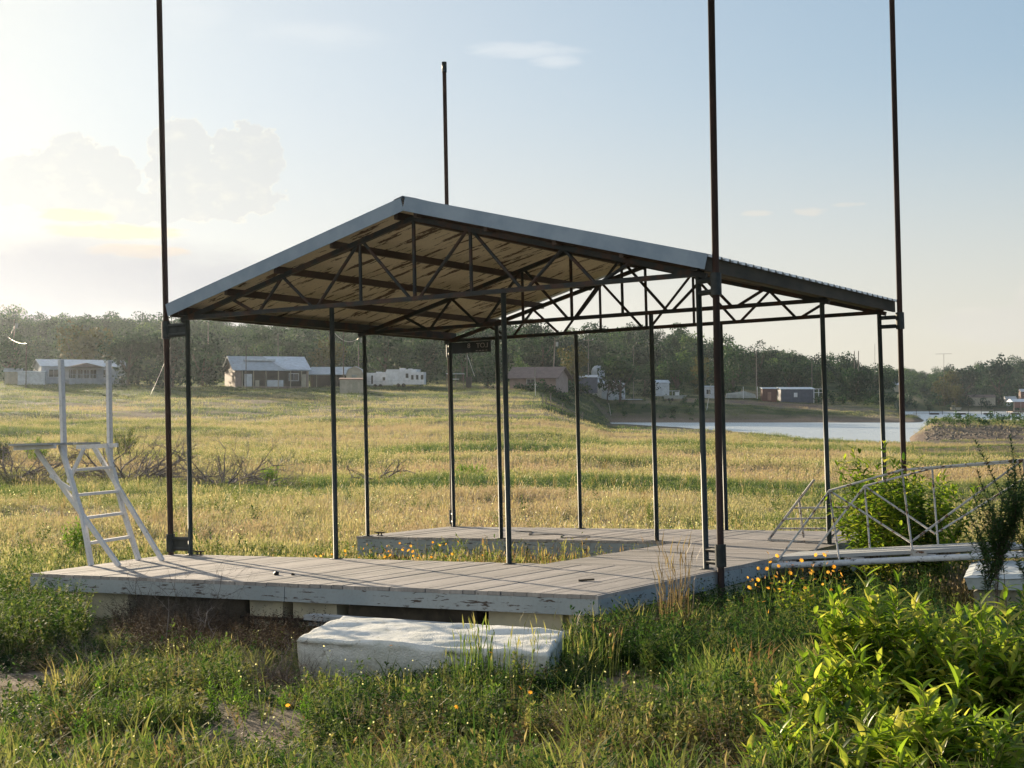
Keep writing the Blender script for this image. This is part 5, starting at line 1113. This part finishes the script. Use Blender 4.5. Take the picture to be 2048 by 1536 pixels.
# ------------------------------------------------------------------ utility poles, wires, masts
UP = {}
def upole(key, label, px, y, top_px_y, arm=False, can=False, r=.13, mt='polewood', lean=0, z0=None):
    p = at(px, y, -.3) if z0 is None else Vector(((px - 1024) / 2940 * y, y, z0)); zt = EYE + (806 - top_px_y) * y / 2940
    t = thing('utility_pole', label, 'pole', p, I4, 'utility poles and masts'); q_ = Vector((p.x + lean, p.y, zt))
    MB().tube([p, q_], [r, r * .75], 8).build('mast', M[mt], t, True)
    if arm:
        MB().bar(q_ + Vector((-1.1, 0, -.35)), q_ + Vector((1.1, 0, -.35)), .14, .14).build('crossarm', M[mt], t)
        for s in (-1, 1): MB().tube([q_ + Vector((s, 0, -.3)), q_ + Vector((s, 0, -.02))], .09, 6).build('insulator', M['rv'], t)
    if can: MB().tube([q_ + Vector((.42, 0, -1.7)), q_ + Vector((.42, 0, -.8))], .27, 10).build('transformer', M['tarp'], t)
    UP[key] = q_; return t
upole('a', 'pale utility pole at the left edge above the grey shed', 28, 272, 638, can=True)
upole('b', 'thin dark pole in front of the small white shed', 52, 240, 688, r=.10, mt='darkpole')
upole('c', 'dark pole showing between the left brown pole and the dock post', 341, 225, 666, r=.12, mt='darkpole')
upole('d', 'pale pole above the broad dark tree right of the dock post', 416, 330, 644)
upole('e', 'pale pole in the wood above the barn roof', 556, 330, 668)
upole('f', 'dark pole in front of the barn', 492, 252, 690, r=.08, mt='darkpole')
upole('g', 'pale pole just left of the second front post', 659, 300, 650)
upole('h', 'dark pole behind the carport house roof', 687, 258, 655, r=.11, mt='darkpole')
upole('i', 'pale pole with equipment above the gambrel shed', 717, 295, 668, can=True)
upole('j', 'thin pole with a guy wire below the sign', 934, 266, 702, r=.09)
upole('k', 'tall pale pole with a transformer above the brown roof', 1106, 300, 676, can=True, lean=.4)
upole('l', 'pole with a crossarm and two insulators', 1177, 330, 677, arm=True)
upole('m', 'thin pole seen through the big open tree', 1267, 350, 690, r=.09)
upole('n', 'pale pole standing beside the red-brown shed', 1513, 366, 702)
upole('o', 'left one of two close poles on the skyline at the right', 1709, 440, 702, r=.15)
upole('p', 'right one of two close poles on the skyline at the right', 1716, 430, 702, r=.16, lean=.2)
upole('q', 'very thin tall mast on the skyline left of the right corner post', 1750, 460, 688, r=.07)
upole('r', 'thin pole behind the blue-grey shed', 1624, 400, 718, r=.09)
t = upole('s', 'tall thin television antenna with a wide crossbar above the far trees', 1888, 740, 708, r=.12)
MB().bar(UP['s'] + Vector((-4.2, 0, 0)), UP['s'] + Vector((4, 0, .15)), .14, .14).build('crossbar', M['polewood'], t)
def wire(label, a, b, sag, r=.035):
    pts = [a + (b - a) * (k / 12) - Vector((0, 0, sag * 4 * (k / 12) * (1 - k / 12))) for k in range(13)]
    tag(MB().tube(pts, r, 5).build('power_line', M['wire'], None, True, a), label, 'wire')
wire('sagging power line from the pole by the second front post to the next pole', UP['g'] + Vector((0, 0, -.2)), UP['i'] + Vector((0, 0, -.9)), 1.7, .05)
wire('bright drooping service line at the left edge below the transformer', UP['a'] + Vector((.2, 0, -1)), UP['a'] + Vector((1.5, -8, -3.6)), .5, .022)
wire('second bright drooping line, ending at the thin dark pole at the left', UP['a'] + Vector((1.5, -8, -3.6)), UP['b'] + Vector((0, 0, .1)), .4, .02)
wire('guy wire running down right from the thin pole below the sign', UP['j'] + Vector((0, 0, -.6)), UP['j'] + Vector((1.4, -1, -4.6)), 0, .05)
wire('guy wire slanting down left beside the left brown pole', UP['c'] + Vector((0, 0, -2)), at(300, 222), 0.3, .03)
for px, y, lx, hh, lab in ((1222, 320, -.5, 3.0, 'pale leaning stick on the bank below the bare tree'), (1413, 330, 1.0, 6.0, 'long pale stick leaning on the far bank beside the right front post'), (1071, 236, -.1, 4.6, 'thin pale post in the bushes before the brown roofed house')):
    p = at(px, y, -.2); tag(MB().tube([p, p + Vector((lx, 0, hh))], .07, 6).build('leaning_stick', M['wire'], None, True, p), lab, 'stick')
# fence remnant in the field
t = thing('old_fence', 'remains of a pale wooden fence in the field near the lake tip', 'fence', at(1112, 200))
for px, hh in ((1085, 1.4), (1092, 1.2), (1101, 2.0), (1125, 1.2), (1165, 1.1)):
    p = at(px, 200, -.2); MB().tube([p, p + Vector((.05, 0, hh + .2))], .07, 6).build('fence_post', M['twig'], t)
MB().bar(at(1085, 200, .9), at(1165, 200, .6), .05, .12).build('fence_rail', M['twig'], t)
MB().bar(at(1088, 200, .5), at(1165, 200, .3), .05, .10).build('fence_rail', M['twig'], t)
hz = MB().box((-1400, -1400, -4.2), (1400, 1400, 70)).build('haze', None)
hm = bpy.data.materials.new('haze'); hm.use_nodes = True; hn = NT(hm.node_tree); hn.n.clear()
pv_ = hn.new('ShaderNodeVolumePrincipled'); pv_.inputs['Color'].default_value = (.80, .89, 1.0, 1); pv_.inputs['Density'].default_value = .00008; pv_.inputs['Anisotropy'].default_value = .7
ho = hn.new('ShaderNodeOutputMaterial'); hn.l.new(pv_.outputs[0], ho.inputs['Volume']); hz.data.materials.append(hm); tag(hz, None, None, None, 'stuff')
